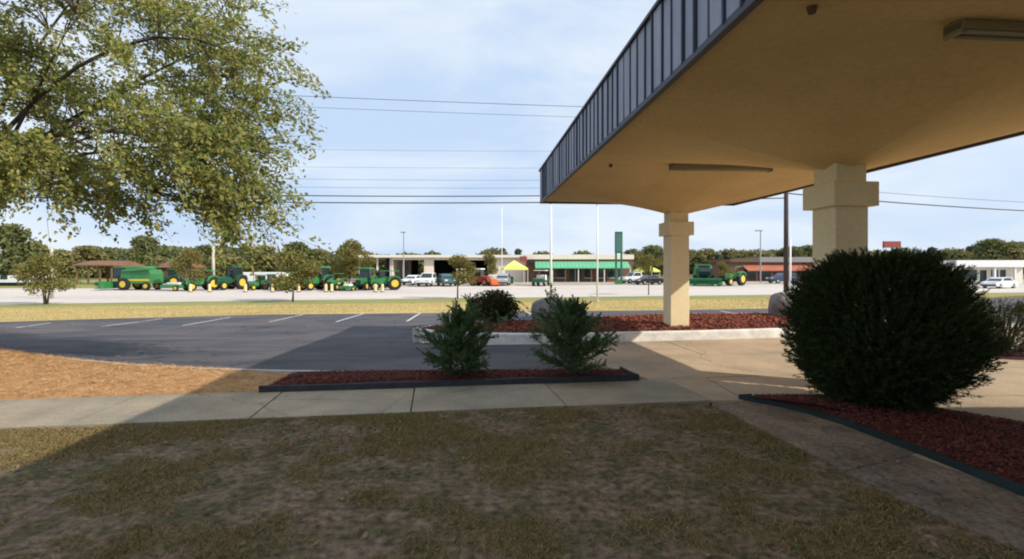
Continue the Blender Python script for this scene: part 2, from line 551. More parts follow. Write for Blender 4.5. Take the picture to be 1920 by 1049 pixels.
# walk between lawn and the right hand bed
EDGE_R = [(3.41, 7.70), (3.70, 7.46), (3.98, 7.05), (4.17, 6.45), (4.29, 5.60), (4.36, 4.97), (4.41, 4.40), (4.47, 3.2), (4.55, 1.0), (4.6, -2)]
walk = tag(flat('walkway', [(2.9, 7.28), (3.02, 6.2), (3.27, 4.24), (3.8, 2), (4.0, -2), (5.0, -2), (4.9, 2), (4.4, 4.3), (4.1, 5.9), (3.4, 7.6)], -.012, M['soil']), 'narrow concrete walk beside the green edged mulch bed')
wl_ = resample([(2.93, 7.27), (3.05, 6.2), (3.2, 5.17), (3.3, 4.24), (3.6, 3.4), (3.8, 2.0), (4.0, -2)], 17)
wr_ = resample(EDGE_R, 17)
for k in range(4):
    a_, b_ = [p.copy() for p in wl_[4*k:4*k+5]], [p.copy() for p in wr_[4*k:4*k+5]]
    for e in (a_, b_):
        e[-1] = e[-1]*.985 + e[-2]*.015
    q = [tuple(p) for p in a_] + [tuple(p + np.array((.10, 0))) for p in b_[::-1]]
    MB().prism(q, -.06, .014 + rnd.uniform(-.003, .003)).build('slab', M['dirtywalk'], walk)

# parking lot asphalt
NEAR_LOT = [(-40, 24), gp(-300, 655), gp(0, 661), gp(100, 672), gp(200, 683), gp(320, 691), gp(460, 697), gp(800, 701), gp(1050, 699)]
FAR_LOT = [(-40, 19.0)] + [gp(0, 604), gp(240, 597), gp(480, 590.5), gp(820, 587), gp(1130, 583), gp(1480, 578), gp(1912, 555)]
NEAR_LOT[0] = (-26, 16.5); FAR_LOT[0] = (-34, 17.2)
LOT_R = [(2.42, 13.0), (4, 12.5), (20, 15.5), (46, 20)]
loft('parking_lot', NEAR_LOT + LOT_R, FAR_LOT + [(46, 38)], 90, 30, M['asphalt'], 0.0, 'dark grey asphalt parking lot')

# verge and highway
HW_N = [(-80, 20.0)] + [gp(0, 572), gp(240, 568), gp(480, 564.5), gp(820, 560), gp(1280, 555.5), gp(1480, 553), gp(1912, 549)] + [(120, 66)]
HW_F = [(-120, 54)] + [gp(0, 541), gp(480, 541), gp(960, 537), gp(1280, 534.5), gp(1600, 534), gp(1912, 533.5)] + [(160, 88)]
mid = [(-80, 19.2), gp(0, 577.5), gp(240, 574.5), gp(480, 572), gp(820, 567.5), gp(1280, 562), gp(1480, 559), gp(1912, 554.5), (110, 60)]
loft('grass_verge', [(-60, 13)] + FAR_LOT + [(60, 38)], mid, 90, 10, M['drygrass'], -.004, 'golden dry grass verge between parking lot and highway')
loft('green_verge', mid, HW_N, 90, 4, M['vergegreen'], -.002, 'greener strip of grass at the highway edge')
loft('highway', HW_N, HW_F, 80, 8, M['highway'], .01, 'wide pale concrete highway crossing the view')
YN = [tuple(np.array(p) + np.array((0, .05))) for p in HW_F]
loft('dealer_yard', [gp(290, 541), gp(480, 541), gp(960, 537), gp(1280, 534.5), gp(1600, 534), gp(1912, 533.5), (160, 88)], [(-85, 130), (-40, 130), (0, 130), (40, 130), (100, 132), (220, 134)], 40, 16, M['yard'], .0, 'pale gravel yard in front of the dealership')
loft('field', [(-140, 54), gp(0, 541), gp(288, 541)], [(-230, 130), (-140, 130), (-86, 130)], 20, 12, M['field'], .0, 'yellow green field left of the machinery yard')

# painted bay lines: worn stripes that belong to the lot
lot = bpy.data.objects['parking_lot']
def stripe(u0, v0, u1, v1, w=.11):
    a, b = np.array(gp(u0, v0)), np.array(gp(u1, v1))
    d = (b - a) / np.linalg.norm(b - a)
    nrm = np.array((-d[1], d[0])) * w / 2
    n = 6
    vs, fs = [], []
    for i in range(n + 1):
        p = a + (b - a) * i / n
        for sgn in (1, -1):
            q = p + nrm * sgn
            vs.append((q[0], q[1], float(zg(q[0], q[1])) + .006))
    for i in range(n):
        fs.append((2*i, 2*i+1, 2*i+3, 2*i+2))
    MB().add(vs, fs).build('stripe', M['stripe'], lot)
for s_ in ((30, 615, 95, 606), (190, 613, 305, 598), (342, 611, 432, 595.5), (505, 604, 568, 590.5), (630, 604, 682, 588.5), (763, 603, 788, 587.5), (1005, 600, 985, 584.5)):
    stripe(*s_)
for k in range(3):
    a = (10.5 + k*2.9, 21.5); MB().add([(a[0], a[1], .006), (a[0]+.1, a[1], .006), (a[0]-.4, a[1]+3.2, .0), (a[0]-.5, a[1]+3.2, .0)], [(0, 1, 2, 3)]).build('stripe', M['stripe'], lot)

# concrete driveway under the canopy, in slabs
drive = tag(flat('driveway', [(1.0, 9.0), (24, 12.2), (24, 15.6), (4, 13.2), (2.3, 13.0)], -.02, M['soil']), 'pale concrete driveway under the canopy')
def lx(y): return .95 + (y - 9.8) * .385
cols_ = [None, 4.6, 8.3, 12.0, 15.7, 19.4, 23.1]
rows_ = [0.0, 2.3, 4.7, 7.2]
for r in range(3):
    for c in range(6):
        def P(ci, ri):
            y0 = 8.76 + rows_[ri]
            if cols_[ci] is None:
                y = 9.0 + rows_[ri] * .99
                x = lx(max(y, 9.75)) if ri else 2.42
                if ri == 0: return (2.42, wf_(2.42) + .02)
                return (x, wf_(x) + rows_[ri])
            x = cols_[ci] - .085 * rows_[ri]
            return (x, wf_(cols_[ci]) + .02 + rows_[ri])
        q = [np.array(P(c, r)), np.array(P(c+1, r)), np.array(P(c+1, r+1)), np.array(P(c, r+1))]
        cc = sum(q) / 4
        q = [tuple(p + (cc - p) / np.linalg.norm(cc - p) * .012) for p in q]
        MB().prism(q, -.07, .016 + rnd.uniform(-.003, .003)).build('slab', M['concrete'], drive)
# front-left corner of the driveway beside the mulch bed, and the strip right of the bed
MB().prism([(2.98, wn_(2.98)+.02), (3.45, 7.62), (3.5, wf_(3.5)), (2.72, wf_(2.72))], -.07, .02).build('slab', M['concrete'], drive)
MB().prism([(3.5, 7.62), (16, 8.6), (20, wf_(20)), (3.53, wf_(3.53))], -.07, .015).build('slab', M['concrete'], drive)
MB().prism([(3.6, 7.6), (4.3, 5.0), (6, 2), (24, 2), (24, wf_(14)), (16, 8.58)], -.07, .013).build('slab', M['concrete'], drive)

# kerb strip along the near side of the lot
kn = resample([gp(0, 661), gp(100, 672.5), gp(200, 683.5), gp(320, 691.5), gp(460, 697.5), gp(800, 701.5), gp(1052, 699.5)], 9)
kerb = None
kb = thing('gutter_kerb', 'thin pale concrete kerb edging the near side of the parking lot', 'kerb')
for a, b in zip(kn[:-1], kn[1:]):
    d = (b - a) / np.linalg.norm(b - a)
    n_ = np.array((-d[1], d[0]))
    a2, b2 = a + d * .006, b - d * .006
    z = [float(zg(*a2)), float(zg(*b2))]
    mb = MB()
    w = .10
    q = [a2 - n_*w, b2 - n_*w, b2, a2]
    zz = [z[0], z[1], z[1], z[0]]
    vs = [(p[0], p[1], h - .08) for p, h in zip(q, zz)] + [(p[0], p[1], h + .045) for p, h in zip(q, zz)]
    mb.add(vs, [(3,2,1,0), (4,5,6,7), (0,1,5,4), (1,2,6,5), (2,3,7,6), (3,0,4,7)])
    mb.build('kerb_block', M['gutter'], kb)

# ------------------------------------------------------------------ planting beds
def in_poly(px, py, poly):
    inside = np.zeros(len(px), bool)
    n = len(poly)
    for i in range(n):
        x0, y0 = poly[i]
        x1, y1 = poly[(i+1) % n]
        c = ((y0 > py) != (y1 > py)) & (px < (x1-x0)*(py-y0)/(y1-y0+1e-12)+x0)
        inside ^= c
    return inside

def scatter(poly, n, rng):
    p = np.array(poly)
    lo, hi = p.min(0), p.max(0)
    q = lo + (hi - lo) * rng.random((n, 2))
    return q[in_poly(q[:, 0], q[:, 1], poly)]

def bed_sheet(name, poly, zfun, m, label, step=.12):
    """a low mounded sheet over a polygon"""
    p = np.array(poly)
    cx, cy = p.mean(0)
    ring = resample(list(poly) + [poly[0]], 97)[:-1]
    vs, fs, K = [], [], 7
    for k in range(K):
        t = 1 - k / K
        for x, y in ring:
            X, Y = cx + (x - cx) * t, cy + (y - cy) * t
            vs.append((X, Y, zfun(X, Y, 1 - t)))
    n = len(ring)
    vs.append((cx, cy, zfun(cx, cy, 1)))
    for k in range(K-1):
        for i in range(n):
            fs.append((k*n+i, k*n+(i+1) % n, (k+1)*n+(i+1) % n, (k+1)*n+i))
    for i in range(n):
        fs.append(((K-1)*n+i, (K-1)*n+(i+1) % n, K*n))
    return tag(MB().add(vs, fs).build(name, m, smooth=True), label, kind='structure')

def bed_t(q, poly):
    p = np.array(poly)
    c = p.mean(0)
    ring = resample(list(poly) + [poly[0]], 1441)[:-1] - c
    ang = np.arctan2(ring[:, 1], ring[:, 0]); rad = np.hypot(ring[:, 0], ring[:, 1])
    o = np.argsort(ang); ang, rad = ang[o], rad[o]
    d = q - c
    rr = np.interp(np.arctan2(d[:, 1], d[:, 0]), ang, rad, period=2*np.pi)
    return np.clip(1 - np.hypot(d[:, 0], d[:, 1])/rr, 0, 1)

def chips(name, q, z, size, m, label, cat, rng, tilt=.45, aspect=.35):
    n = len(q)
    c = np.c_[q, z]
    a = rng.random(n) * 2 * np.pi
    d = unit(np.c_[np.cos(a), np.sin(a), rng.normal(size=n) * tilt])
    ln = size * (.5 + rng.random(n))
    v = leaves(c, d, ln, ln * aspect, rng, flat=3.0)
    o = link(name, np_mesh(name, v, 4, m))
    return tag(o, label, cat, kind='stuff')

rg = np.random.default_rng(3)
# pine straw on the left
straw_poly = [(-20, wf_(-20)), (-4.05, wf_(-4.05)), (-3.95, 8.2), (-4.0, 9.4), (-4.4, 9.62)] + [gp(460, 698.5), gp(320, 692.5), gp(200, 684.5), gp(100, 673.5), gp(0, 662), (-20, 14.6)]
straw_poly = [(x, y) for x, y in straw_poly]
bed_sheet('straw_bed', straw_poly, lambda x, y, t: .02 + .09 * min(1, t*2.2), M['strawbase'], 'bed of orange pine straw beside the sidewalk')
q = scatter(straw_poly, 90000, rg)
cxy = np.array(straw_poly).mean(0)
chips('pine_straw', q, .022 + .09*np.minimum(1, bed_t(q, straw_poly)*2.2) + rg.random(len(q))*.05, .115, M['straw'], 'loose orange brown pine straw needles covering the left bed', 'pine straw', rg, .28, .06)
# narrow straw strip behind the front mulch bed
strip = [(-4.4, 9.55), (-4.0, 9.3), (1.7, 9.45), (1.9, 9.72), (.9, 9.72), (-1.6, 9.66)]
flat('straw_strip', strip, .03, M['strawbase'], 'thin strip of pine straw against the kerb')

# front mulch bed behind black edging
bed_front = [(-3.93, 8.14), (-2, 8.42), (0, 8.72), (2.16, 9.02), (2.0, 9.62), (.5, 9.5), (-2, 9.42), (-4.0, 9.35)]
bed_sheet('mulch_bed', bed_front, lambda x, y, t: .085 + .05 * min(1, t*3), M['mulchbase'], 'long low bed of red mulch with two small cedars')
q = scatter(bed_front, 24000, rg)
chips('mulch_chips', q, .088 + .05*np.minimum(1, bed_t(q, bed_front)*3) + rg.random(len(q))*.02, .042, M['mulch'], 'red bark mulch chips between the two small cedars', 'mulch', rg)
def edging(name, pts, h, w, m, label, z0=-.02):
    mb = MB()
    p = resample(pts, max(3, len(pts)*4))
    n = len(p)
    vs = []
    for i in range(n):
        d = p[min(i+1, n-1)] - p[max(i-1, 0)]
        d /= np.linalg.norm(d)
        nn = np.array((-d[1], d[0])) * w / 2
        a, b = p[i] + nn, p[i] - nn
        hh = h + rnd.uniform(-.008, .008)
        vs += [(a[0], a[1], z0), (a[0], a[1], hh*.92), (p[i][0], p[i][1], hh), (b[0], b[1], hh*.92), (b[0], b[1], z0)]
    fs = [(i*5+k, i*5+k+1, (i+1)*5+k+1, (i+1)*5+k) for i in range(n-1) for k in range(4)]
    fs += [(0, 1, 2, 3, 4), tuple((n-1)*5+k for k in (4, 3, 2, 1, 0))]
    mb.add(vs, fs)
    return tag(mb.build(name, m, smooth=False), label, 'bed edging')
edging('bed_edging', [(-4.0, 8.1), (-2, 8.37), (0, 8.67), (2.22, 8.99), (2.06, 9.7)], .135, .05, M['edging'], 'black plastic edging holding the red mulch along the sidewalk')

# right-hand mulch bed
bed_right = [tuple(p) for p in resample(EDGE_R[:7], 12)] + [(4.55, 3.2), (6.4, 3.2), (7.4, 4.6), (6.35, 6.3), (5.55, 7.25), (4.6, 7.75), (3.55, 7.72)]
bed_sheet('mulch_bed', bed_right, lambda x, y, t: .07 + .09 * min(1, t*2.5), M['mulchbase'], 'dark red mulch bed around the big bush')
q = scatter(bed_right, 40000, rg)
chips('mulch_chips', q, .072 + .09*np.minimum(1, bed_t(q, bed_right)*2.5) + rg.random(len(q))*.02, .046, M['mulch'], 'red bark mulch chips under the big round bush', 'mulch', rg)
edging('bed_edging', [(3.62, 7.76)] + EDGE_R, .095, .045, M['edging_green'], 'dark green plastic edging curving along the right bed')

# island bed with white kerb
isl = [gp(778, 641), gp(800, 645.5), gp(860, 647), gp(920, 647), gp(1060, 646), gp(1200, 641.5), gp(1330, 638.5), gp(1480, 633.5), (10.4, 16.6), (12.2, 17.6), (12.6, 19.4), (11.0, 20.6), (6.1, 20.2), (3.3, 19.0), (.7, 17.4), (-1.4, 16.8), (-2.5, 15.9), (-2.85, 15.0)]
cx_, cy_ = np.array(isl).mean(0)
def inset(poly, w):
    p = np.array(poly)
    n = len(p)
    out = []
    for i in range(n):
        d1 = p[i] - p[i-1]; d2 = p[(i+1) % n] - p[i]
        n1 = np.array((-d1[1], d1[0])) / np.linalg.norm(d1)
        n2 = np.array((-d2[1], d2[0])) / np.linalg.norm(d2)
        b = n1 + n2
        b /= max(np.linalg.norm(b), .3)
        out.append(tuple(p[i] + b * w))
    return out
isl_in = inset(isl, .20)
ik = thing('island_kerb', 'white painted concrete kerb around the mulch island', 'kerb')
KH = .27
n = len(isl)
for i in range(n):
    a, b = isl[i], isl[(i+1) % n]
    c, d = isl_in[(i+1) % n], isl_in[i]
    za = [float(zg(*p)) - .1 for p in (a, b, c, d)]
    mb = MB()
    vs = [(p[0], p[1], z) for p, z in zip((a, b, c, d), za)]
    top = [(a[0]*.86+d[0]*.14, a[1]*.86+d[1]*.14), (b[0]*.86+c[0]*.14, b[1]*.86+c[1]*.14), c, d]
    vs += [(a[0], a[1], KH-.03), (b[0], b[1], KH-.03)]
    vs += [(p[0], p[1], KH) for p in top]
    mb.add(vs, [(0, 1, 5, 4), (4, 5, 7, 6), (6, 7, 8, 9), (2, 3, 9, 8), (1, 2, 8, 7, 5), (3, 0, 4, 6, 9)])
    mb.build('kerb_block', M['kerb'], ik)
def isl_z(x, y, t): return .25 + .09 * min(1, t*2.2)
bed_sheet('island_bed', isl_in, isl_z, M['mulchbase'], 'raised island bed of red mulch under the far column')
q = scatter(isl_in, 34000, rg)
chips('mulch_chips', q, .255 + .09*np.minimum(1, bed_t(q, isl_in)*2.2) + rg.random(len(q))*.03, .10, M['mulchsunlit'], 'red bark mulch chips on the raised island bed', 'mulch', rg)

# ------------------------------------------------------------------ canopy
CAN = thing('entrance_canopy', 'cream drive-through canopy with grey ribbed metal fascia on square columns', 'canopy', (5.5, 8.6, 0), math.atan(.0847))
HB, HW = 3.4, 3.62
ZE, Z0, FT = 4.43, 3.58, 5.56
mb = MB()
NQ = 12
for bay in (-1, 0, 1):
    yc = bay * 2 * HB
    for sx in (-1, 1):
        for sy in (-1, 1):
            vs, fs = [], []
            for j in range(NQ + 1):
                for i in range(NQ + 1):
                    u, v = i / NQ, j / NQ
                    vs.append((sx*u*HW, yc + sy*v*HB, ZE - (ZE-Z0)*(1-u)*(1-v)))
            for j in range(NQ):
                for i in range(NQ):
                    f = (j*(NQ+1)+i, j*(NQ+1)+i+1, (j+1)*(NQ+1)+i+1, (j+1)*(NQ+1)+i)
                    fs.append(f if sx*sy < 0 else f[::-1])
            mb.add(vs, fs)
so = mb.build('soffit', M['soffit'], CAN, smooth=False)
MB().box(-HW+.06, HW-.06, -3*HB+.06, 3*HB-.06, FT-.12, FT-.06).build('roof', M['rooftop'], CAN)
# backing boards behind the panels
mb = MB()
for x in (-HW, HW-.03):
    mb.box(x, x+.03, -3*HB, 3*HB, ZE-.03, FT-.02)
for y in (-3*HB, 3*HB-.03):
    mb.box(-HW+.032, HW-.032, y, y+.03, ZE-.03, FT-.02)
mb.build('fascia_backing', M['batten'], CAN)
PW = .335
def tray(horiz):
    """one fascia tray, face outward along -x, width along y"""
    h0, h1 = ZE + .02, FT - .03
    w = PW - .05
    t = .022
    m_ = MB()
    m_.add([(0,0,h0),(0,w,h0),(0,w,h1),(0,0,h1),(-t,.012,h0+.004),(-t,w-.012,h0+.004),(-t,w-.012,h1-.004),(-t,.012,h1-.004)],
           [(4,7,6,5),(0,4,5,1),(1,5,6,2),(2,6,7,3),(3,7,4,0)])
    return m_.mesh('panel', M['panel'])
def rib():
    return MB().box(-.045, 0, 0, .03, ZE+.005, FT-.01).mesh('batten', M['batten'])
tr, rb = tray(0), rib()
np_ = int(round(6*HB/PW))
pw = 6*HB/np_
for sgn, rot in ((-1, 0), (1, math.pi)):
    for k in range(np_):
        for nm, me, o_ in (('panel', tr, .042), ('batten', rb, 0)):
            o = link(nm, me, CAN)
            yy = -3*HB + k*pw + o_
            o.location = (sgn*(HW+.001), yy if sgn < 0 else -yy, 0)
            o.rotation_euler = (rnd.uniform(-.002, .002), rnd.uniform(-.002, .002), rot)
nf = int(round(2*HW/PW))
pf = 2*HW/nf
for k in range(nf):
    for nm, me, o_ in (('panel', tr, .042), ('batten', rb, 0)):
        o = link(nm, me, CAN)
        o.location = (HW - k*pf - o_, 3*HB+.001, 0)
        o.rotation_euler = (0, 0, -math.pi/2)
        o.rotation_euler = (0, 0, math.radians(-90))
        o.location = (-HW + k*pf + o_, 3*HB + .001, 0)
# drip edge under and cap above the fascia
mb = MB()
for z0, z1, e in ((ZE-.06, ZE+.012, .035), (FT-.028, FT+.02, .07)):
    mb.box(-HW-e, -HW+.05, -3*HB-e, 3*HB+e, z0, z1)
    mb.box(HW-.05, HW+e, -3*HB-e, 3*HB+e, z0, z1)
    mb.box(-HW+.052, HW-.052, 3*HB-.05, 3*HB+e, z0+.002, z1-.002)
    mb.box(-HW+.052, HW-.052, -3*HB-e, -3*HB+.05, z0+.002, z1-.002)
mb.build('drip_edge', M['batten'], CAN)
for k, yc in enumerate((-2*HB, 0, 2*HB)):
    zb = .22 if yc > 0 else 0.0
    col = MB()
    col.bbox(-.285, .285, yc-.285, yc+.285, zb, 3.02, .012)
    sh = col.build('column', M['column'], CAN)
    MB().bbox(-.39, .39, yc-.39, yc+.39, 3.0, 3.39, .012).build('capital', M['column'], sh)
    MB().bbox(-.27, .27, yc-.27, yc+.27, 3.38, 3.72, .012).build('neck', M['column'], sh)

def soffit_fixture(y, x0, label):
    t = thing('ceiling_light', label, 'light fixture', CAN.matrix_basis @ Vector((x0, y, ZE - .01)), math.atan(.0847), 'tube lights under the canopy')
    MB().bbox(0, 2.44, -.11, .11, -.10, 0.0, .02).build('housing', M['fixture'], t)
    for s in (-.055, .055):
        MB().tube([(.07, s, -.115), (2.37, s, -.115)], .022, 8).build('tube', M['tubeglass'], t, True)
    for xx in (.0, 2.40):
        MB().bbox(xx, xx+.04, -.10, .10, -.14, -.02, .01).build('end_cap', M['fixture'], t)
CAN.matrix_basis
bpy.context.view_layer.update()
soffit_fixture(-HB, -1.42, 'long tube light on the soffit at the upper right corner')
soffit_fixture(HB, -1.55, 'long tube light on the soffit left of the near column')
mb = MB(); mb.tube([(0, 0, 0), (0, 0, -.07)], [.05, .035], 10)
for xx, yy, lb in ((-3.0, -3.56, 'small dark junction knob in the upper part of the soffit'), (-2.91, 3.57, 'small dark knob low on the far soffit')):
    o = tag(mb.build('soffit_knob', M['wood']), lb, 'knob')
    u = abs(xx)/HW; yc = round(yy/(2*HB))*2*HB; v = abs(yy-yc)/HB
    o.location = CAN.matrix_world @ Vector((xx, yy, ZE-(ZE-Z0)*(1-u)*(1-v)+.01))

# unseen motel block, guessed off to the right and sized to shade lawn and bush
MT = thing('added_motel_block', 'guessed two storey tan motel block, added unseen right of the canopy for its shade', 'building', (10.7, 4.0, 0), 0)
MB().box(0, 18, -24, 0, 0, 5.0).build('wall', M['motel'], MT)
MB().box(-.35, 18.3, -24.3, .15, 5.0, 5.22).build('roof', M['greyroof'], MT)
for k in range(5):
    for z in (.7, 3.3):
        w = MB().box(-.03, .02, -2.6-k*4.4, -1.0-k*4.4, z, z+1.4).build('window', M['glass'], MT)
        MB().box(-.06, -.031, -2.7-k*4.4, -.9-k*4.4, z-.1, z-.02).build('sill', M['offwhite'], w)

# ------------------------------------------------------------------ vegetation
def limb(p, q, r0, r1, mb, rng, sag=.0, n=6, sides=7):
    p, q = np.array(p, float), np.array(q, float)
    L = np.linalg.norm(q - p)
    off = rng.normal(size=3) * .10 * L
    c = (p + q) / 2 + off + np.array((0, 0, .14 * L))
    pts, rs = [], []
    for i in range(n + 1):
        t = i / n
        x = p*(1-t)**2 + 2*c*t*(1-t) + q*t*t
        x[2] -= sag * t**3 * L
        pts.append(x)
        rs.append(r0*(1-t) + r1*t)
    mb.tube([Vector(x) for x in pts], rs, sides)
    return pts

def big_tree():
    rng = np.random.default_rng(21)
    base = np.array((-14.6, 13.2, -.1))
    T = thing('shade_tree', 'big spreading tree with drooping olive green branches at upper left', 'tree', tuple(base))
    ell = [((-12.2, 12.6, 6.9), (5.9, 2.5, 3.9), .56), ((-7.9, 11.6, 4.7), (2.4, 1.7, 1.3), .12), ((-11.0, 11.4, 4.5), (3.4, 1.9, 1.1), .12), ((-17, 13.5, 7), (5, 3, 4), .12), ((-6.3, 11.3, 4.0), (1.2, 1.2, 1.05), .045), ((-6.5, 11.9, 6.6), (.9, 1.1, 1.7), .035), ((-12.8, 11.6, 8.6), (3.2, 1.8, 2.0), .13)]
    wood = MB()
    wood.tube([Vector(p) for p in ((0,0,0), (.05,0,.5), (.2,-.05,2), (.45,-.1,3.4), (.7,-.1,5.2), (.9,0,7.5))], [.42,.33,.28,.25,.18,.07], 12)
    limbs = []
    tips = [(-5.4,11.8,7.2),(-5.6,12.2,5.6),(-6.0,11.2,4.4),(-7.6,10.8,4.3),(-9.5,10.8,4.4),(-11.5,10.8,4.5),(-8.0,13.8,7.8),(-9.4,11.0,8.2),(-6.6,13.5,9.0),(-12,10.0,6.0),(-13,15.6,7),(-17.5,12,6),(-18.5,15,8),(-14,11,9.8),(-10.5,13,10.2),(-8.6,12.5,6.2)]
    for t in tips:
        z = rng.uniform(2.3, 5.0)
        st = np.array((.2 + .1*z, -.05, z))
        limbs.append(limb(st, np.array(t) - base, .06, .012, wood, rng, .10, 8))
    allp = np.concatenate([np.array(l) for l in limbs])
    V = []
    tw = MB()
    EP = np.array([x[2] for x in ell]); EP = EP/EP.sum()
    N = 1130
    for k in range(N):
        e = ell[rng.choice(len(ell), p=EP)]
        while True:
            d = rng.normal(size=3); d /= np.linalg.norm(d)
            r = rng.random() ** .42
            c = np.array(e[0]) + d * r * np.array(e[1])
            if vnoise(c[0], c[2], 1.15, 5) * .75 + vnoise(c[1]+c[0]*.3, c[2], .8, 9) * .25 > .51 or rng.random() < .14:
                break
        c = c - base
        # twig: arching outwards and drooping
        out = c - np.array((.6, 0, 4.6)); out /= np.linalg.norm(out)
        h = unit(np.array([[out[0], out[1], out[2]*.25 - .15]]))[0] + rng.normal(size=3)*.38
        L = rng.uniform(.7, 1.5)
        near = allp[np.argmin(((allp - c)**2).sum(1))]
        if k % 2 == 0 and np.linalg.norm(near - c) < 2.2:
            limb(near, c, .018, .007, tw, rng, .0, 3, 4)
        nl = int(rng.integers(70, 125))
        t = rng.random(nl)
        p = c + np.outer(t, h)*L
        p[:, 2] -= .42 * L * t**2
        p += rng.normal(size=(nl, 3)) * .085
        dr = unit(h*.6 + rng.normal(size=(nl, 3))*.6 + np.array((0, 0, -.35)))
        ln = rng.uniform(.07, .15, nl)*rng.uniform(.75, 1.15)
        V.append(leaves(p, dr, ln, ln*.52, rng, 0, (.55, -.45, .55)))
        limb(c, c + h*L + np.array((0, 0, -.42*L)), .008, .003, tw, rng, 0, 3, 3)
    wood.build('trunk', M['bark'], T, True)
    tw.build('branches', M['bark'], T)['kind'] = 'stuff'
    o = link('foliage', np_mesh('foliage', np.concatenate(V), 4, M['elm']), T)
    o['kind'] = 'stuff'
big_tree()

def crown_pts(rng, blobs, n):
    w = np.array([b[3]*b[4] for b in blobs]); w = w/w.sum()
    idx = rng.choice(len(blobs), n, p=w)
    B = np.array([b[:3] for b in blobs])[idx]
    RR = np.array([(b[3], b[3], b[4]) for b in blobs])[idx]
    d = unit(rng.normal(size=(n, 3)))
    r = (.55 + .5*rng.random((n, 1)))
    return B + d*RR*r, d

def make_tree(name, rng, H, cr, ch, cz, nb, nl, ls, m, trunk_r, label, cat, multi=1, pine=False):
    """tapered trunk, limbs and a leaf crown; H crown top, cr crown radius, cz bottom of crown"""
    T = thing(name, label, cat)
    wood = MB()
    blobs = []
    for i in range(nb):
        a = rng.random()*2*np.pi
        t = (i + .5)/nb
        z = cz + (H - cz) * t
        prof = math.sin(math.pi*min(max(.18 + .8*t, 0), 1)) if not pine else (1.05 - t)
        rr = cr * prof * rng.uniform(.25, .75)
        br = cr * rng.uniform(.34, .55) * (.75 if pine else 1)
        blobs.append((math.cos(a)*rr, math.sin(a)*rr, min(z, H - br*.6), br, br*rng.uniform(.6, .85)))
    for k in range(multi):
        a = 2*np.pi*k/multi + .4
        lean = (.16*cr if multi > 1 else .03*cr)
        wood.tube([(0 if multi == 1 else .06*math.cos(a), 0 if multi == 1 else .06*math.sin(a), -.1), (lean*math.cos(a)*.5, lean*math.sin(a)*.5, cz*.6), (lean*math.cos(a)*1.6, lean*math.sin(a)*1.6, cz + .45*(H-cz))], [trunk_r, trunk_r*.75, trunk_r*.3], 7)
    for b in blobs[::2]:
        limb((0, 0, cz*.75), b[:3], trunk_r*.45, trunk_r*.12, wood, rng, 0, 4, 5)
    wood.build('trunk', M['bark'], T, True)
    p, d = crown_pts(rng, blobs, nl)
    dr = unit(d*.5 + rng.normal(size=(nl, 3))*.8)
    ln = ls*rng.uniform(.6, 1.3, nl)
    o = link('crown', np_mesh('crown', leaves(p, dr, ln, ln*.65, rng), 4, m), T)
    return T

# young street trees in the verge and at the yard edge
rt = np.random.default_rng(5)
def place(T, u, v, s=1.0, rz=0, sxy=None):
    x, y = gp(u, v)
    T.location = (x, y, float(zg(x, y)))
    T.rotation_euler = (0, 0, rz)
    T.scale = (s*(sxy or 1), s*(sxy or 1), s)
    return T
G_ST = 'young trees along the highway'
st1 = make_tree('street_tree', rt, 3.3, 1.75, 0, 1.0, 13, 4200, .15, M['myrtle'], .07, 'young olive tree with several thin stems at the far left verge', 'tree', 3)
st1['group'] = G_ST
place(st1, 86, 571, 1.08)
st2 = make_tree('street_tree', rt, 3.6, 1.55, 0, 1.2, 12, 4200, .15, M['myrtle'], .06, 'young green tree with a thin single trunk in front of the tractors', 'tree')
st2['group'] = G_ST
place(st2, 549, 566, 1.08, 0, 1.3)
st3 = make_tree('street_tree', rt, 3.5, 1.35, 0, 1.3, 10, 2600, .15, M['myrtle'], .06, 'sparse young tree in front of the workshop doors', 'tree')
st3['group'] = G_ST
place(st3, 858, 560, 1.05, 1.0, 1.25)
st4 = make_tree('street_tree', rt, 3.9, 1.35, 0, 2.5, 9, 2600, .15, M['myrtle'], .06, 'young tree with a high crown over the second yellow tent left of the far column', 'tree')
st4['group'] = G_ST
place(st4, 1216, 553.5, 1.0)
for (u, d, s, lb) in ((358, 60, 1.35, 'small yellowish tree beside the combine harvester'), (655, 66, 1.7, 'bushy young tree at the left end of the workshop'), (692, 63, 1.15, 'low olive tree in front of the open shed'), (914, 75, 1.3, 'small tree by the red loader'), (1352, 72, .95, 'small tree between the two green machines at right')):
    x = ax(u, d)
    dup((st1, st2, st3)[int(u) % 3], (x, d, float(zg(x, d))), rnd.random()*6, lb, G_ST, s)

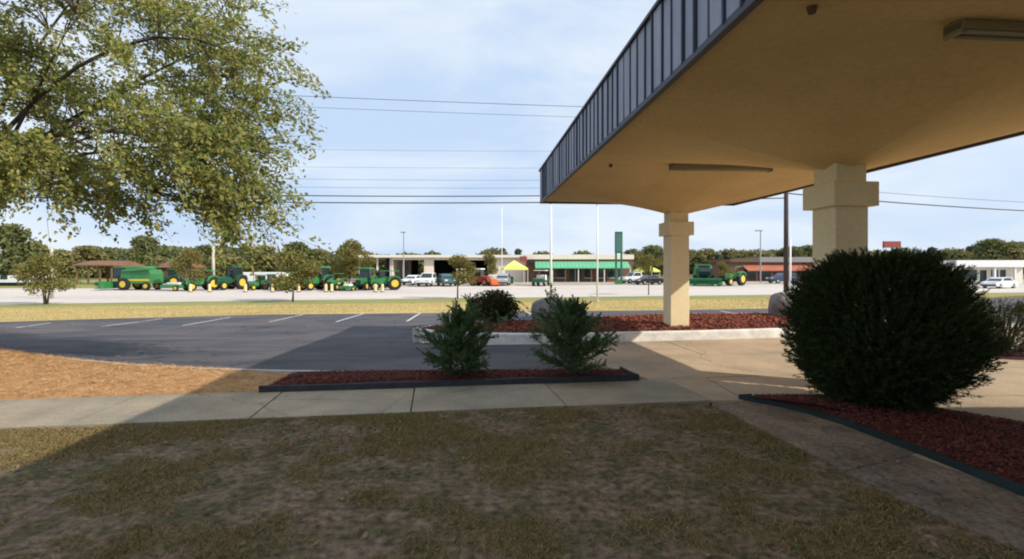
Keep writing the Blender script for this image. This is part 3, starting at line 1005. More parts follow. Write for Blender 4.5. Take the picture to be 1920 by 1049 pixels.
# tree line kinds
K = []
K.append(make_tree('broadleaf_tree', rt, 8.0, 3.6, 0, 2.0, 16, 3000, .62, M['fartree2'], .2, 'olive broadleaf tree in the line behind the machinery yard', 'tree'))
K.append(make_tree('broadleaf_tree', rt, 9.0, 3.9, 0, 2.2, 18, 3000, .62, M['fartree'], .22, 'olive broadleaf tree in the line behind the machinery yard', 'tree'))
K.append(make_tree('broadleaf_tree', rt, 6.5, 4.2, 0, 1.2, 15, 2800, .60, M['fartree2'], .2, 'olive broadleaf tree in the line behind the machinery yard', 'tree'))
K.append(make_tree('pine_tree', rt, 10.5, 2.9, 0, 3.0, 18, 2400, .62, M['farpine'], .18, 'dark pine in the line behind the machinery yard', 'tree', 1, True))
def far_tree(k, u, top, d, label, group, w=1.0, first=[True]*4):
    x = ax(u, d)
    z = float(zg(x, d))
    Hk = (8.0, 9.0, 6.5, 10.5)[k]
    s = (az(top, d) - z) / Hk
    sc = (s*w, s*w, s)
    if first[k]:
        first[k] = False
        o = K[k]
        o.location = (x, d, z); o.scale = sc; o.rotation_euler = (0, 0, rnd.random()*6)
        o['label'] = label; o['group'] = group
        return o
    return dup(K[k], (x, d, z), rnd.random()*6, label, group, sc)
GL = 'trees in the line behind the machinery yard'
GR = 'trees far off behind the right hand shops'
LL = ['olive broadleaf tree in the line behind the machinery yard', 'green broadleaf tree in the line behind the machinery yard', 'low spreading tree in the line behind the machinery yard', 'dark pine in the line behind the machinery yard']
far_tree(1, 15, 425, 75, 'large olive tree at the far left edge behind the white trailer', GL, 1.15)
far_tree(0, 62, 455, 82, 'mid sized olive tree second from the left edge', GL, 1.1)
far_tree(1, 272, 446, 95, 'tall rounded tree directly behind the combine harvester', GL, .95)
for (k, u, top, d) in ((2,120,470,115),(0,165,462,120),(1,200,468,125),(3,232,478,140),(2,305,482,130),(3,322,480,150),(0,352,478,120),(1,382,462,125),(2,428,478,118),(3,448,468,130),(1,462,464,125),(0,495,462,120),(2,520,478,120),(1,556,457,112),(0,596,468,115),(2,630,482,125),(1,655,461,118),(3,640,470,135),(0,684,472,130)):
    far_tree(k, u, top, d, LL[k], GL, rnd.uniform(1.1, 1.45))
for (k, u, top, d, lb) in ((2,918,467,140,'dark tree crown showing above the workshop roof'),(3,942,467,145,'narrow dark crown just right of the crowns over the workshop roof'),(3,972,468,140,'small dark pointed tree top above the roof by the yellow tent'),(2,1022,473,150,'low dark crown above the left end of the green awning'),(2,1098,472,150,'wide low crown above the middle of the green awning'),(1,1225,463,115,'leafy green tree at the right end of the office'),(0,1258,468,112,'leafy tree half hidden behind the far column')):
    far_tree(k, u, top, d, lb, None, 1.15)
LR = ['small olive tree far off behind the right hand shops', 'green tree far off behind the right hand shops', 'low wide tree far off behind the right hand shops', 'dark pine far off behind the right hand shops']
for i in range(26):
    u = 1180 + i*14 + rnd.uniform(-5, 5)
    k = rnd.choice((1, 2, 3, 3, 2))
    top = 470 + rnd.uniform(-2, 8) - (6 if 1440 < u < 1530 else 0)
    far_tree(k, u, top, 190 + rnd.uniform(-15, 20), LR[k], GR, 1.25)
for i, u in enumerate((1640, 1662, 1690, 1720, 1748, 1772, 1795, 1820, 1842)):
    k = (2, 3, 1)[i % 3]
    far_tree(k, u, 470 + rnd.uniform(-8, 6), 175, LR[k], GR, 1.2)
for i, u in enumerate((1855, 1878, 1902, 1930, 1960)):
    far_tree((1, 2, 1)[i % 3], u, 452 + rnd.uniform(-3, 5), 130, 'tall dark tree behind the white building at the right edge', 'trees behind the white building', 1.2)
# far-off wood that closes the horizon
def wood_line():
    rng = np.random.default_rng(8)
    n = 26000
    th = rng.uniform(-1.0, 1.0, n)
    x = th*320*1.1
    y = 270 + rng.uniform(-25, 25, n) + .1*x
    hmax = 5.0 + 4.5*vnoise(x, y*0, 14, 3) + 2.0*vnoise(x, y*0, 5, 4)
    z = -.2 + hmax*rng.random(n)**.8
    c = np.c_[x, y, z]
    d = unit(rng.normal(size=(n, 3)))
    ln = rng.uniform(1.4, 3.0, n)
    tag(link('far_wood', np_mesh('far_wood', leaves(c, d, ln, ln*.7, rng), 4, M['farpine'])), 'far off dark line of woods on the horizon', 'woods', kind='stuff')
wood_line()
def left_wood():
    rng = np.random.default_rng(18)
    n = 30000
    x = rng.uniform(-175, -22, n)
    y = 152 + rng.uniform(-9, 9, n)
    hm = 3.6 + 4.2*vnoise(x, y*0, 7, 23) + 2.0*vnoise(x, y*0, 2.6, 24)
    c = np.c_[x, y, -.1 + hm*rng.random(n)**.75]
    ln = rng.uniform(.8, 1.7, n)
    tag(link('far_wood', np_mesh('far_wood', leaves(c, unit(rng.normal(size=(n, 3))), ln, ln*.7, rng), 4, M['fartree'])), 'continuous green band of woods behind the machinery yard at left', 'woods', kind='stuff')
left_wood()

def spray(rng, start, dirv, L, n, ls, lw, spread, droop=0.0):
    """a feathery conifer spray: n scale leaves along and around a curved axis"""
    t = rng.random(n)**.8
    p = start + np.outer(t, dirv)*L
    p[:, 2] -= droop*L*t**2
    side = unit(rng.normal(size=(n, 3)) - 0)
    w = (1 - t*.75).reshape(-1, 1)*spread*L*rng.random((n, 1))
    p = p + side*w
    d = unit(dirv*1.0 + side*.75)
    ln = ls*rng.uniform(.6, 1.3, n)
    return leaves(p, d, ln, ln*lw, rng)

def cedar(name, loc, H, W, rng, label, lean=(0, 0)):
    T = thing(name, label, 'shrub', loc, 0, 'small cedars in the front mulch bed')
    wood = MB()
    wood.tube([(0,0,-.05), (lean[0]*.3, 0, H*.4), (lean[0], lean[1], H*.95)], [.028, .02, .005], 6)
    V = []
    nb = 80
    for i in range(nb):
        t = (i + rng.random())/nb
        z = H*(.04 + .86*t)
        prof = (1.0 if t < .30 else max(.13, 1.0 - (t-.30)*1.45)) * rng.uniform(.55, 1.15)
        a = rng.random()*2*np.pi
        el = R(18 + 48*t) + rng.normal()*.16
        L = W/2*prof/max(.5, math.cos(el))*.92
        d = np.array((math.cos(a)*math.cos(el), math.sin(a)*math.cos(el), math.sin(el)))
        s = np.array((lean[0]*t, lean[1]*t, z*.88))
        wood.tube([Vector(s), Vector(s + d*L*.9)], [.008, .002], 4)
        V.append(spray(rng, s, d, L, 190, .055, .24, .18))
        for k in range(14):
            tt = rng.uniform(.25, .95)
            dd = unit((d + rng.normal(size=3)*.55 + np.array((0, 0, .28)))[None])[0]
            V.append(spray(rng, s + d*L*tt, dd, L*rng.uniform(.2, .42)*(1.15-tt*.4), 44, .05, .24, .22))
    wood.build('stem', M['bark'], T)
    link('foliage', np_mesh('foliage', np.concatenate(V), 4, M['cedar']), T)
    return T
cedar('young_cedar', (-.86, 8.95, .1), 1.34, 1.42, np.random.default_rng(31), 'left of the two small feathery cedars in the front mulch bed', (-.06, 0))
cedar('young_cedar', (1.02, 8.95, .1), 1.52, 1.6, np.random.default_rng(33), 'fuller right one of the two small cedars in the front mulch bed', (.05, 0))

def big_bush(name, loc, rx, ry, H, label, rng, nspray, m, n=42):
    T = thing(name, label, 'bush', loc)
    wood = MB()
    V = []
    for i in range(26):
        a = rng.random()*2*np.pi
        q = np.array((math.cos(a)*rx*.7*rng.random(), math.sin(a)*ry*.7*rng.random(), H*rng.uniform(.5, .85)))
        limb((rng.normal()*.08, rng.normal()*.08, -.05), q, .035, .01, wood, rng, 0, 5, 5)
    for i in range(nspray):
        hz = .03 + .97*rng.random()
        a = rng.random()*2*np.pi
        pr = np.interp(hz, (0, .08, .22, .42, .72, .88, 1), (.34, .56, .84, 1.0, .97, .82, .40))
        lump = .86 + .26*vnoise(np.array([a*2.2]), np.array([hz*4]), 1.0, 12)[0]
        r = (.25 + .75*rng.random()**.5)*pr*lump
        d = np.array((math.cos(a), math.sin(a), (hz - .45)*1.5))
        c = np.array((math.cos(a)*rx*r, math.sin(a)*ry*r, hz*(H - .25)))
        dirv = unit((d*np.array((1, 1, .7)) + np.array((0, 0, .7)) + rng.normal(size=3)*.34)[None])[0]
        V.append(spray(rng, c, dirv, rng.uniform(.14, .34), n, .05, .2, .26))
    wood.build('stems', M['bark'], T)['kind'] = 'stuff'
    link('foliage', np_mesh('foliage', np.concatenate(V), 4, m), T)
    return T
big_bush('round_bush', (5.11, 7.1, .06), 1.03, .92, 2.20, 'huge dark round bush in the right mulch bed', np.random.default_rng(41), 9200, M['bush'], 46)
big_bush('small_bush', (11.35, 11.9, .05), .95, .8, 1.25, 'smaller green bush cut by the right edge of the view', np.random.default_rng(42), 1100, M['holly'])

def holly():
    rng = np.random.default_rng(51)
    T = thing('round_shrub', 'dark rounded shrub with brown shoots on the island bed', 'shrub', (-.63, 16.3, .27))
    wood = MB()
    blobs = [(-.1,0,.55,.62,.5),(.28,.05,.62,.5,.42),(-.42,0,.5,.42,.38),(.1,-.2,.8,.42,.3),(.55,.0,.45,.34,.34),(0,.2,.35,.6,.35)]
    for b in blobs:
        limb((0, 0, -.05), b[:3], .03, .01, wood, rng, 0, 4, 5)
    p, d = crown_pts(rng, blobs, 6500)
    k = p[:, 2] > .03
    p, d = p[k], d[k]
    n = len(p)
    dr = unit(d + rng.normal(size=(n, 3))*.7)
    ln = .085*rng.uniform(.6, 1.3, n)
    V = [leaves(p, dr, ln, ln*.55, rng)]
    for s in range(7):
        V.append(spray(rng, np.array((.6, 0, .55)) + rng.normal(size=3)*.12, unit(np.array([[.8, rng.normal()*.4, -.25+rng.random()*.6]]))[0], .42, 34, .08, .35, .2, .5))
    wood.build('stems', M['bark'], T)
    link('foliage', np_mesh('foliage', np.concatenate(V), 4, M['holly']), T)
holly()

# boulders
def boulder(loc, s, label, seed):
    rng = np.random.default_rng(seed)
    mb = MB()
    vs, fs, nu, nv = [], [], 20, 12
    for j in range(nv + 1):
        ph = math.pi*j/nv
        for i in range(nu):
            th = 2*math.pi*i/nu
            d = np.array((math.sin(ph)*math.cos(th), math.sin(ph)*math.sin(th), math.cos(ph)))
            nz = vnoise(np.array([d[0]*1.6+d[2]]), np.array([d[1]*1.6-d[2]*.7]), .7, seed)[0]
            r = .82 + .34*nz
            v = np.sign(d)*np.abs(d)**.8*r
            vs.append((v[0]*s[0], v[1]*s[1], v[2]*s[2] + s[2]*.7))
    for j in range(nv):
        for i in range(nu):
            fs.append((j*nu+i, (j+1)*nu+i, (j+1)*nu+(i+1) % nu, j*nu+(i+1) % nu))
    o = mb.add(vs, fs).build('boulder', M['rock'], smooth=True)
    o.location = loc
    return tag(o, label, 'boulder')
flat('mulch_bed', [(11.65+1.5*math.cos(a), 11.9+.9*math.sin(a)) for a in np.linspace(0, 6.2832, 25)[:-1]], .03, M['mulchbase'], 'small dark mulch bed under the bush at the right edge')
boulder((1.25, 16.2, .2), (.62, .5, .52), 'grey boulder behind the right cedar on the island bed', 61)
boulder((10.1, 18.6, .2), (.75, .6, .55), 'grey boulder at the far right end of the island bed by the big bush', 63)

# ------------------------------------------------------------------ lawn grass and litter
def lawn_grass():
    rng = np.random.default_rng(71)
    q = np.c_[rng.uniform(-8, 4.0, 460000), 2.6 + 5.2*rng.random(460000)**1.0]
    q = q[in_poly(q[:, 0], q[:, 1], lawn_poly)]
    q = q[np.abs(q[:, 0]) < q[:, 1]*1.12]
    den = vnoise(q[:, 0], q[:, 1], .62, 1)*.5 + vnoise(q[:, 0], q[:, 1], .23, 2)*.3 + vnoise(q[:, 0], q[:, 1], 1.8, 3)*.35
    q = q + rng.normal(size=q.shape)*.022
    edge = np.clip(1 - (wn_(q[:, 0]) - q[:, 1])/.9, 0, 1)
    keep = rng.random(len(q)) < np.clip((den - .50)*4.2, .035, 1) * (1 + edge) * .8
    q = q[keep]
    n = len(q)
    a = rng.random(n)*2*np.pi
    d = unit(np.c_[np.cos(a)*.9, np.sin(a)*.9, .35 + .7*rng.random(n)])
    ln = rng.uniform(.025, .075, n)
    c = np.c_[q, ln*d[:, 2]*.45]
    v = leaves(c, d, ln, rng.uniform(.005, .009, n), rng)
    tag(link('grass', np_mesh('grass', v, 4, M['grassblade'])), 'thin patchy dry grass growing on the brown lawn', 'grass', kind='stuff')
    q = np.c_[rng.uniform(-7, 3.4, 7500), rng.uniform(2.8, 7.4, 7500)]
    q = q[in_poly(q[:, 0], q[:, 1], lawn_poly)]
    k = rng.random(len(q)) < .10 + 1.3*np.clip(vnoise(q[:, 0], q[:, 1], .55, 6)*.6 + vnoise(q[:, 0], q[:, 1], 1.4, 16)*.5 - .62, 0, 1)*3
    q = q[k]
    chips('leaf_litter', q, .012 + rng.random(len(q))*.02, .05, M['deadleaf'], 'fallen brown leaves scattered on the lawn', 'leaves', rng, .35, .5)
    q = scatter([(3.2, 3.3), (4.3, 3.3), (4.0, 5.4), (3.4, 5.4)], 260, rng)
    chips('leaf_litter', q, .04 + rng.random(len(q))*.01, .05, M['deadleaf'], 'dead leaves lying on the walk beside the right bed', 'leaves', rng, .3, .5)
lawn_grass()
def verge_grass():
    rng = np.random.default_rng(72)
    n = 50000
    t = rng.random(n)
    a = resample([(-60, 13)] + FAR_LOT + [(60, 38)], 400)
    b = resample(mid, 400)
    i = (rng.random(n)*399).astype(int)
    q = a[i]*(1-t[:, None]) + b[i]*t[:, None] + rng.normal(size=(n, 2))*.05
    ok = (np.abs(q[:, 0]) < q[:, 1]*1.1) & (t > .02) & (t < .97)
    q = q[ok]; n = len(q)
    d = unit(np.c_[rng.normal(size=n)*.5, rng.normal(size=n)*.5, np.ones(n)])
    ln = rng.uniform(.05, .12, n)
    c = np.c_[q, zg(q[:, 0], q[:, 1]) + ln*.4]
    m = leafmat('verge_blade', [(.46,.34,.13),(.54,.40,.17),(.34,.29,.10),(.48,.34,.14)], .2, .8)
    tag(link('verge_grass', np_mesh('verge_grass', leaves(c, d, ln, np.full(n, .03), rng), 4, m)), 'dry golden grass tufts of the highway verge', 'grass', kind='stuff')
verge_grass()

# ------------------------------------------------------------------ vehicles and machines
def wheel(parent, c, r, w, rim, name='wheel', n=18):
    o = MB().disc(c, r, w, n).build(name, M['tyre'], parent, False)
    MB().disc(c, r*.6, w+.03, n).build('rim', rim, o)
    return o

def car(kind, paint, label, loc, rz, cat='car', group=None, scale=1.0):
    T = thing({'sedan': 'parked_car', 'suv': 'parked_suv', 'pickup': 'pickup_truck'}[kind], label, cat, loc, rz, group, scale)
    if kind == 'sedan':
        body = [(-2.3,.35),(-2.32,.62),(-2.2,.86),(-1.5,.93),(1.0,.93),(2.1,.78),(2.3,.6),(2.3,.34),(1.8,.25),(-1.9,.25)]
        cab = [(-1.65,.92),(-.95,1.40),(.25,1.43),(1.15,.92)]
        H, W, wb, r = 1.45, .89, 1.38, .33
    elif kind == 'suv':
        body = [(-2.3,.45),(-2.32,.8),(-2.25,1.05),(1.05,1.05),(2.15,.95),(2.32,.75),(2.32,.42),(1.8,.32),(-1.9,.32)]
        cab = [(-2.2,1.04),(-1.9,1.68),(.15,1.72),(1.1,1.04)]
        H, W, wb, r = 1.75, .95, 1.42, .39
    else:
        body = [(-2.75,.55),(-2.76,1.08),(-.62,1.10),(1.25,1.10),(2.5,1.03),(2.72,.85),(2.72,.5),(2.2,.4),(-2.2,.42)]
        cab = [(-.65,1.09),(-.55,1.82),(.6,1.84),(1.35,1.09)]
        H, W, wb, r = 1.88, .98, 1.72, .42
    MB().side(body, -W, W).build('body', paint, T)
    ztop = cab[0][1] + .1
    MB().side(cab, -W+.04, W-.04, inset=.16, ztop=ztop).build('cabin', paint, T)
    # side glass, windscreen and rear window stand just proud of the cabin
    (x0, z0), (x1, z1), (x2, z2), (x3, z3) = cab
    def lerp(a, b, t): return a + (b - a)*t
    for s in (-1, 1):
        def P(x, z):
            k = 0 if z <= z0 + 1e-6 else .16*(1)
            t = (z - z0)/(z1 - z0)
            return (x, s*(W - .04 - .16*t + .006), z)
        g = [P(lerp(x0, x1, .18)+.12, lerp(z0, z1, .12)), P(lerp(x3, x2, .12)-.14, lerp(z0, z1, .12)), P(lerp(x3, x2, .85)-.1, lerp(z0, z1, .88)), P(lerp(x0, x1, .86)+.12, lerp(z0, z1, .88))]
        MB().add(g, [(0, 1, 2, 3) if s < 0 else (3, 2, 1, 0)]).build('side_window', M['glass'], T)
    for (xa, xb, sg, nm) in ((x3, x2, 1, 'windscreen'), (x0, x1, -1, 'rear_window')):
        p = []
        for t, e in ((.08, 0), (.9, 0)):
            xx, zz = lerp(xa, xb, t) + sg*.012, lerp(z0, z1, t) + .012
            w = W - .04 - .16*t - .1
            p += [(xx, -w, zz), (xx, w, zz)]
        MB().add(p, [(0, 1, 3, 2)]).build(nm, M['glass'], T)
    for sx in (-1, 1):
        for sy in (-1, 1):
            wheel(T, (sx*wb, sy*(W-.1), r), r, .24, M['chrome'])
    xf = body[5][0] if kind == 'sedan' else body[4][0]
    for sy in (-1, 1):
        MB().bbox(2.2 if kind != 'pickup' else 2.62, 2.34 if kind != 'pickup' else 2.75, sy*.62-.2, sy*.62+.2, .62 if kind == 'sedan' else .75, .76 if kind == 'sedan' else .93, .02).build('headlight', M['lamp'], T)
        xr = body[0][0]
        MB().bbox(xr-.03, xr+.06, sy*(W-.16)-.1, sy*(W-.16)+.1, .62, .9, .02).build('tail_light', M['tail'], T)
    MB().bbox((2.22 if kind != 'pickup' else 2.64), (2.37 if kind != 'pickup' else 2.78), -W+.05, W-.05, .33, .5, .03).build('bumper', M['black'], T)
    if kind == 'pickup':
        MB().box(-2.66, -.72, -W+.1, W-.1, .9, 1.112).build('load_bed', M['black'], T)
    return T

def on(u, d):
    x = ax(u, d)
    return (x, d, float(zg(x, d)))

def tractor(label, loc, rz, cab=True, paint=None, scale=1.0, group='green tractors lined up along the yard', rimm=None):
    paint = paint or M['green']; rimm = rimm or M['yellow']
    T = thing('farm_tractor', label, 'tractor', loc, rz, group, scale)
    MB().side([(.1,.75),(.1,1.42),(.5,1.52),(1.85,1.38),(2.05,1.2),(2.05,.72)], -.36, .36).build('hood', paint, T)
    MB().bbox(2.04, 2.12, -.3, .3, .75, 1.25, .02).build('grille', M['black'], T)
    MB().bbox(-1.2, 1.8, -.22, .22, .5, .85, .05).build('chassis', M['black'], T)
    for s in (-1, 1):
        wheel(T, (-.75, s*.82, .82), .82, .46, rimm, 'rear_wheel', 20)
        wheel(T, (1.55, s*.72, .5), .5, .32, rimm, 'front_wheel', 16)
        MB().side([(-1.55,1.15),(-1.35,1.62),(-.75,1.78),(-.1,1.62),(.1,1.1),(-.05,1.1),(-.3,1.5),(-.75,1.66),(-1.25,1.5),(-1.4,1.15)], s*.82-.25, s*.82+.25).build('fender', paint, T)
    MB().tube([(1.1, .25, 1.4), (1.1, .25, 2.35)], .045, 8).build('exhaust', M['black'], T)
    if cab:
        for sx, sy in ((-1.05,-.6),(-1.05,.6),(.05,-.6),(.05,.6)):
            MB().tube([(sx, sy, 1.2), (sx*.95, sy*.93, 2.55)], .045, 6).build('cab_post', M['black'], T)
        MB().side([(-1.02,1.45),(-.98,2.5),(.02,2.5),(.04,1.3)], -.55, .55).build('cab_glass', M['glass'], T)
        MB().bbox(-1.2, .2, -.7, .7, 2.53, 2.72, .06).build('cab_roof', paint, T)
    else:
        MB().bbox(-.85, -.4, -.25, .25, 1.15, 1.3, .04).build('seat', M['yellow'], T)
        MB().bbox(-.9, -.8, -.25, .25, 1.3, 1.65, .03).build('seat_back', M['yellow'], T)
        for s in (-.5, .5):
            MB().tube([(-1.1, s, 1.1), (-1.1, s, 2.3)], .04, 6).build('roll_bar', M['black'], T)
        MB().bbox(-1.35, .05, -.6, .6, 2.3, 2.4, .04).build('sun_canopy', paint, T)
        MB().tube([(.1, 0, 1.4), (-.15, 0, 1.62)], .025, 6).build('steering_column', M['black'], T)
    return T

def combine(label, loc, rz, scale=1.0):
    T = thing('combine_harvester', label, 'combine', loc, rz, 'big green harvesting machines', scale)
    MB().side([(-3.2,1.0),(-3.3,2.4),(-2.9,3.0),(.9,3.05),(1.3,2.7),(1.3,1.0)], -1.25, 1.25).build('body', M['green'], T)
    MB().bbox(-2.4, .9, -1.1, 1.1, 3.03, 3.5, .2).build('grain_tank', M['green'], T)
    for s in (-1, 1):
        MB().box(-3.1, .6, s*1.262-.012, s*1.262+.012, 1.35, 1.62).build('stripe', M['yellow'], T)
        wheel(T, (.7, s*1.35, .88), .88, .6, M['yellow'], 'front_wheel', 20)
        wheel(T, (-2.5, s*1.1, .6), .6, .4, M['yellow'], 'rear_wheel', 16)
    MB().side([(1.32,1.7),(1.32,3.25),(2.5,3.25),(2.9,2.3),(2.6,1.7)], -.85, .85).build('cab', M['glass'], T)
    MB().bbox(1.2, 2.75, -.95, .95, 3.27, 3.45, .06).build('cab_roof', M['green'], T)
    MB().side([(1.2,1.0),(1.2,1.6),(3.3,.95),(3.3,.5)], -.55, .55).build('feeder', M['darkgreen'], T)
    MB().side([(3.1,.25),(3.1,1.25),(3.45,1.25),(3.6,.5),(4.3,.25)], -2.6, 2.6).build('header', M['green'], T)
    MB().tube([(3.95, -2.5, .95), (3.95, 2.5, .95)], .28, 8).build('reel', M['darkgreen'], T)
    MB().tube([(1.0, 1.3, 2.8), (-3.6, 1.55, 3.1)], .17, 8).build('unloading_auger', M['green'], T)
    return T

def implement(label, loc, rz, scale=1.0):
    T = thing('mower_deck', label, 'implement', loc, rz, None, scale)
    MB().bbox(-1.4, 1.4, -.9, .9, .35, .75, .1).build('deck', M['green'], T)
    MB().bbox(-.9, .9, -.5, .5, .76, 1.0, .08).build('top_cover', M['offwhite'], T)
    MB().tube([(1.3, 0, .5), (2.2, 0, .45)], .06, 6).build('drawbar', M['black'], T)
    for s in (-1, 1):
        wheel(T, (-.9, s*1.0, .34), .34, .2, M['yellow'])
    return T

def loader(label, loc, rz, scale=1.0):
    T = thing('front_loader', label, 'loader', loc, rz, None, scale)
    MB().side([(-1.7,.6),(-1.7,1.4),(-.4,1.5),(1.2,1.25),(1.3,.6)], -.55, .55).build('body', M['red'], T)
    MB().side([(-1.0,1.45),(-.9,2.4),(.1,2.4),(.2,1.42)], -.5, .5).build('cab', M['glass'], T)
    MB().bbox(-1.1, .25, -.6, .6, 2.42, 2.58, .05).build('cab_roof', M['offwhite'], T)
    for sx, r in ((-1.05, .62), (1.0, .55)):
        for s in (-1, 1):
            wheel(T, (sx, s*.72, r), r, .38, M['orange'])
    for s in (-.45, .45):
        MB().tube([(.1, s, 1.5), (1.6, s, 1.3), (2.2, s, .6)], .08, 6).build('lift_arm', M['orange'], T)
    MB().side([(2.1,.15),(2.1,.95),(2.25,.95),(2.35,.35),(3.0,.2)], -.95, .95).build('bucket', M['orange'], T)
    return T

def utility_cart(label, loc, rz, scale=1.0):
    T = thing('utility_cart', label, 'utility vehicle', loc, rz, None, scale)
    MB().side([(-1.5,.45),(-1.5,.95),(-.3,.95),(-.25,.6),(.6,.6),(.75,.95),(1.4,.85),(1.5,.45)], -.7, .7).build('body', M['darkgreen'], T)
    MB().bbox(-1.48, -.4, -.68, .68, .96, 1.25, .05).build('cargo_box', M['black'], T)
    for sx in (-.95, .95):
        for s in (-1, 1):
            wheel(T, (sx, s*.68, .36), .36, .28, M['chrome'])
    for sx in (-.35, .75):
        for s in (-.62, .62):
            MB().tube([(sx, s, .9), (sx*.7, s, 1.85)], .03, 6).build('roof_post', M['black'], T)
    MB().bbox(-.6, .85, -.72, .72, 1.85, 1.93, .03).build('roof', M['offwhite'], T)
    MB().bbox(-.35, .1, -.6, .6, .7, 1.35, .08).build('seat', M['offwhite'], T)
    return T

DY = 60.0
combine('big green combine harvester with yellow stripe at the left of the yard', on(255, 62), R(176), .82)
implement('green and white mower deck right of the combine harvester', on(330, 60), R(170))
tractor('small green tractor just left of the pale concrete pole', on(383, 61), R(230), False, scale=1.0)
tractor('dark cabbed tractor in front of the pale pole, left of the white trailer', on(432, 63), R(250), True, M['darkgreen'], 1.05)
tractor('green tractor standing left of centre in front of the white box trailer', on(484, 62), R(245), True, scale=.68)
tractor('second green tractor in front of the white box trailer, nearer its right end', on(508, 63), R(285), True, M['darkgreen'], .70)
tractor('small green tractor right of the white box trailer', on(538, 61), R(250), False, scale=.92)
tractor('green cabbed tractor right of the single-trunk street tree', on(597, 62), R(235), True, scale=1.05)
tractor('dark green cabbed tractor between the small tractor and the single-trunk street tree', on(572, 66), R(255), True, M['darkgreen'], .9)
tractor('small dark tractor between the bushy tree and the open shed', on(708, 66), R(235), True, M['darkgreen'], .85)
tractor('low yellow green tractor left of the bushy young tree', on(630, 61), R(265), False, M['green'], .85)
implement('low mower deck with white cover in front of the bushy tree', on(655, 60), R(80), .8)
tractor('green cabbed tractor in front of the open shed', on(684, 62), R(265), True, scale=1.0)
tractor('bright green tractor with sun canopy at the right end of the row', on(727, 62), R(200), False, scale=.98)
combine('tall green harvester standing right of the far column', on(1318, 74), R(255), .86)
tractor('green tractor with yellow wheels right of the tall harvester', on(1372, 73), R(215), False, scale=1.15)
tractor('dark green tractor at the left edge of the shade, right of the combine', on(318, 70), R(200), True, M['darkgreen'], .9)

car('sedan', M['carwhite'], 'white sedan parked before the first workshop door', on(775, 76), R(255))
car('pickup', M['carwhite'], 'white pickup truck before the pier between the workshop doors', on(804, 72), R(262), 'pickup')
car('suv', M['carteal'], 'dark teal van like car at the second workshop door', on(838, 72), R(290), 'car')
loader('red loader with an orange bucket by the small tree', on(903, 72), R(-30), .95)
car('suv', M['carsilver'], 'silver grey car with dark windows left of the yellow tent', on(943, 74), R(265), 'car')
utility_cart('white roofed utility cart at the left end of the green awning', on(1015, 72), R(250), 1.15)
car('pickup', M['carwhite'], 'white pickup right of the green pylon sign', on(1192, 84), R(200), 'pickup')
car('sedan', M['carblack'], 'black sedan parked under the second yellow tent', on(1216, 76), R(205), 'car')
car('suv', M['carblue'], 'dark blue car at the orange awning shop', on(1466, 84), R(190), 'car')
car('sedan', M['carwhite'], 'white sedan in front of the white building at the right edge', on(1873, 66), R(200), 'car')
car('suv', M['carblue'], 'dark blue car left of the white building, half behind the big bush', on(1822, 84), R(185), 'car')

# marker posts along the yard edge
pm = None
for i, (u, lb) in enumerate(((357, 'tan marker post right of the mower deck'), (393, 'tan marker post left of the dark cabbed tractor'), (460, 'tan marker post at the left end of the white trailer'), (511, 'cream marker post at the right end of the white trailer'), (560, 'tan marker post left of the single-trunk street tree'), (611, 'cream marker post right of the single-trunk street tree'), (622, 'tan marker post left of the low yellow green tractor'), (704, 'tan marker post in front of the open shed'), (717, 'cream marker post before the bright green tractor'))):
    if pm is None:
        pm = thing('marker_post', lb, 'post', on(u, 57), 0, 'short marker posts along the yard edge')
        MB().tube([(0,0,-.05), (0,0,.85), (0,0,.93)], [.17,.15,.06], 10).build('shaft', M['post'], pm, False)
        MB().tube([(0,0,-.02), (0,0,.10)], [.26,.22], 10).build('foot', M['black'], pm)
    else:
        dup(pm, on(u, 57), rnd.random(), lb)

# ------------------------------------------------------------------ buildings
def building(name, label, x0, x1, d, cat='building'):
    return thing(name, label, cat, (x0, d, float(zg((x0+x1)/2, d)) - .02))

# workshop with open bays
d = 96.0
x0, x1 = ax(668, d), ax(988, d)
W = x1 - x0
B = building('workshop', 'long pale workshop with dark open service bays', x0, x1, d)
def bx(u): return ax(u, d) - x0
topz = az(479, d) + .1
H = topz
dep = 18.0
# front wall: piers and lintels around the openings
ops = [(737, 795, 487.5), (813, 856, 487.5), (874, 914, 488)]
edges_ = [735, ] 
u_prev = 733
for (a, b, t) in ops:
    MB().box(bx(u_prev), bx(a), 0, .4, 0, H-.35).build('wall_pier', M['shopwall'], B)
    MB().box(bx(a), bx(b), .02, .38, az(t, d)+.1, H-.36).build('lintel', M['shopwall'], B)
    u_prev = b
MB().box(bx(u_prev), W, 0, .4, 0, H-.35).build('wall_pier', M['shopwall'], B)
MB().box(W-.4, W, .42, dep, 0, H-.36).build('side_wall', M['shopwall'], B)
MB().box(bx(733), bx(733)+.4, .42, dep, 0, H-.36).build('side_wall', M['shopwall'], B)
bw = MB()
bw.box(bx(733)+.42, bx(752), dep-.4, dep, 0, H-.36)
bw.box(bx(783), W-.42, dep-.4, dep, 0, H-.36)
bw.build('back_wall', M['dark'], B)
MB().box(bx(733)+.42, W-.42, .42, dep-.42, 0, .06).build('floor', M['dark'], B)
MB().box(bx(755), bx(757), .1, .35, 0, H-.7).build('door_post', M['shopwall'], B)
# open lean-to shed at the left
for u in (672, 706, 731):
    MB().box(bx(u), bx(u)+.28, 0, .28, 0, H-.4).build('shed_post', M['offwhite'], B)
sw = MB(); sw.box(bx(680), bx(733), dep-.4, dep, 1.0, H-.5)
sw.box(bx(716), bx(733)-.02, 3, 3.3, 1.6, H-.5)
sw.build('shed_back', M['dark'], B)
rf = MB().box(bx(668), W+.3, -.8, dep+.4, H-.33, H).build('roof', M['shoproof'], B)
MB().box(bx(668)-.05, W+.35, -.95, -.802, H-.42, H+.06).build('gutter', M['offwhite'], rf)

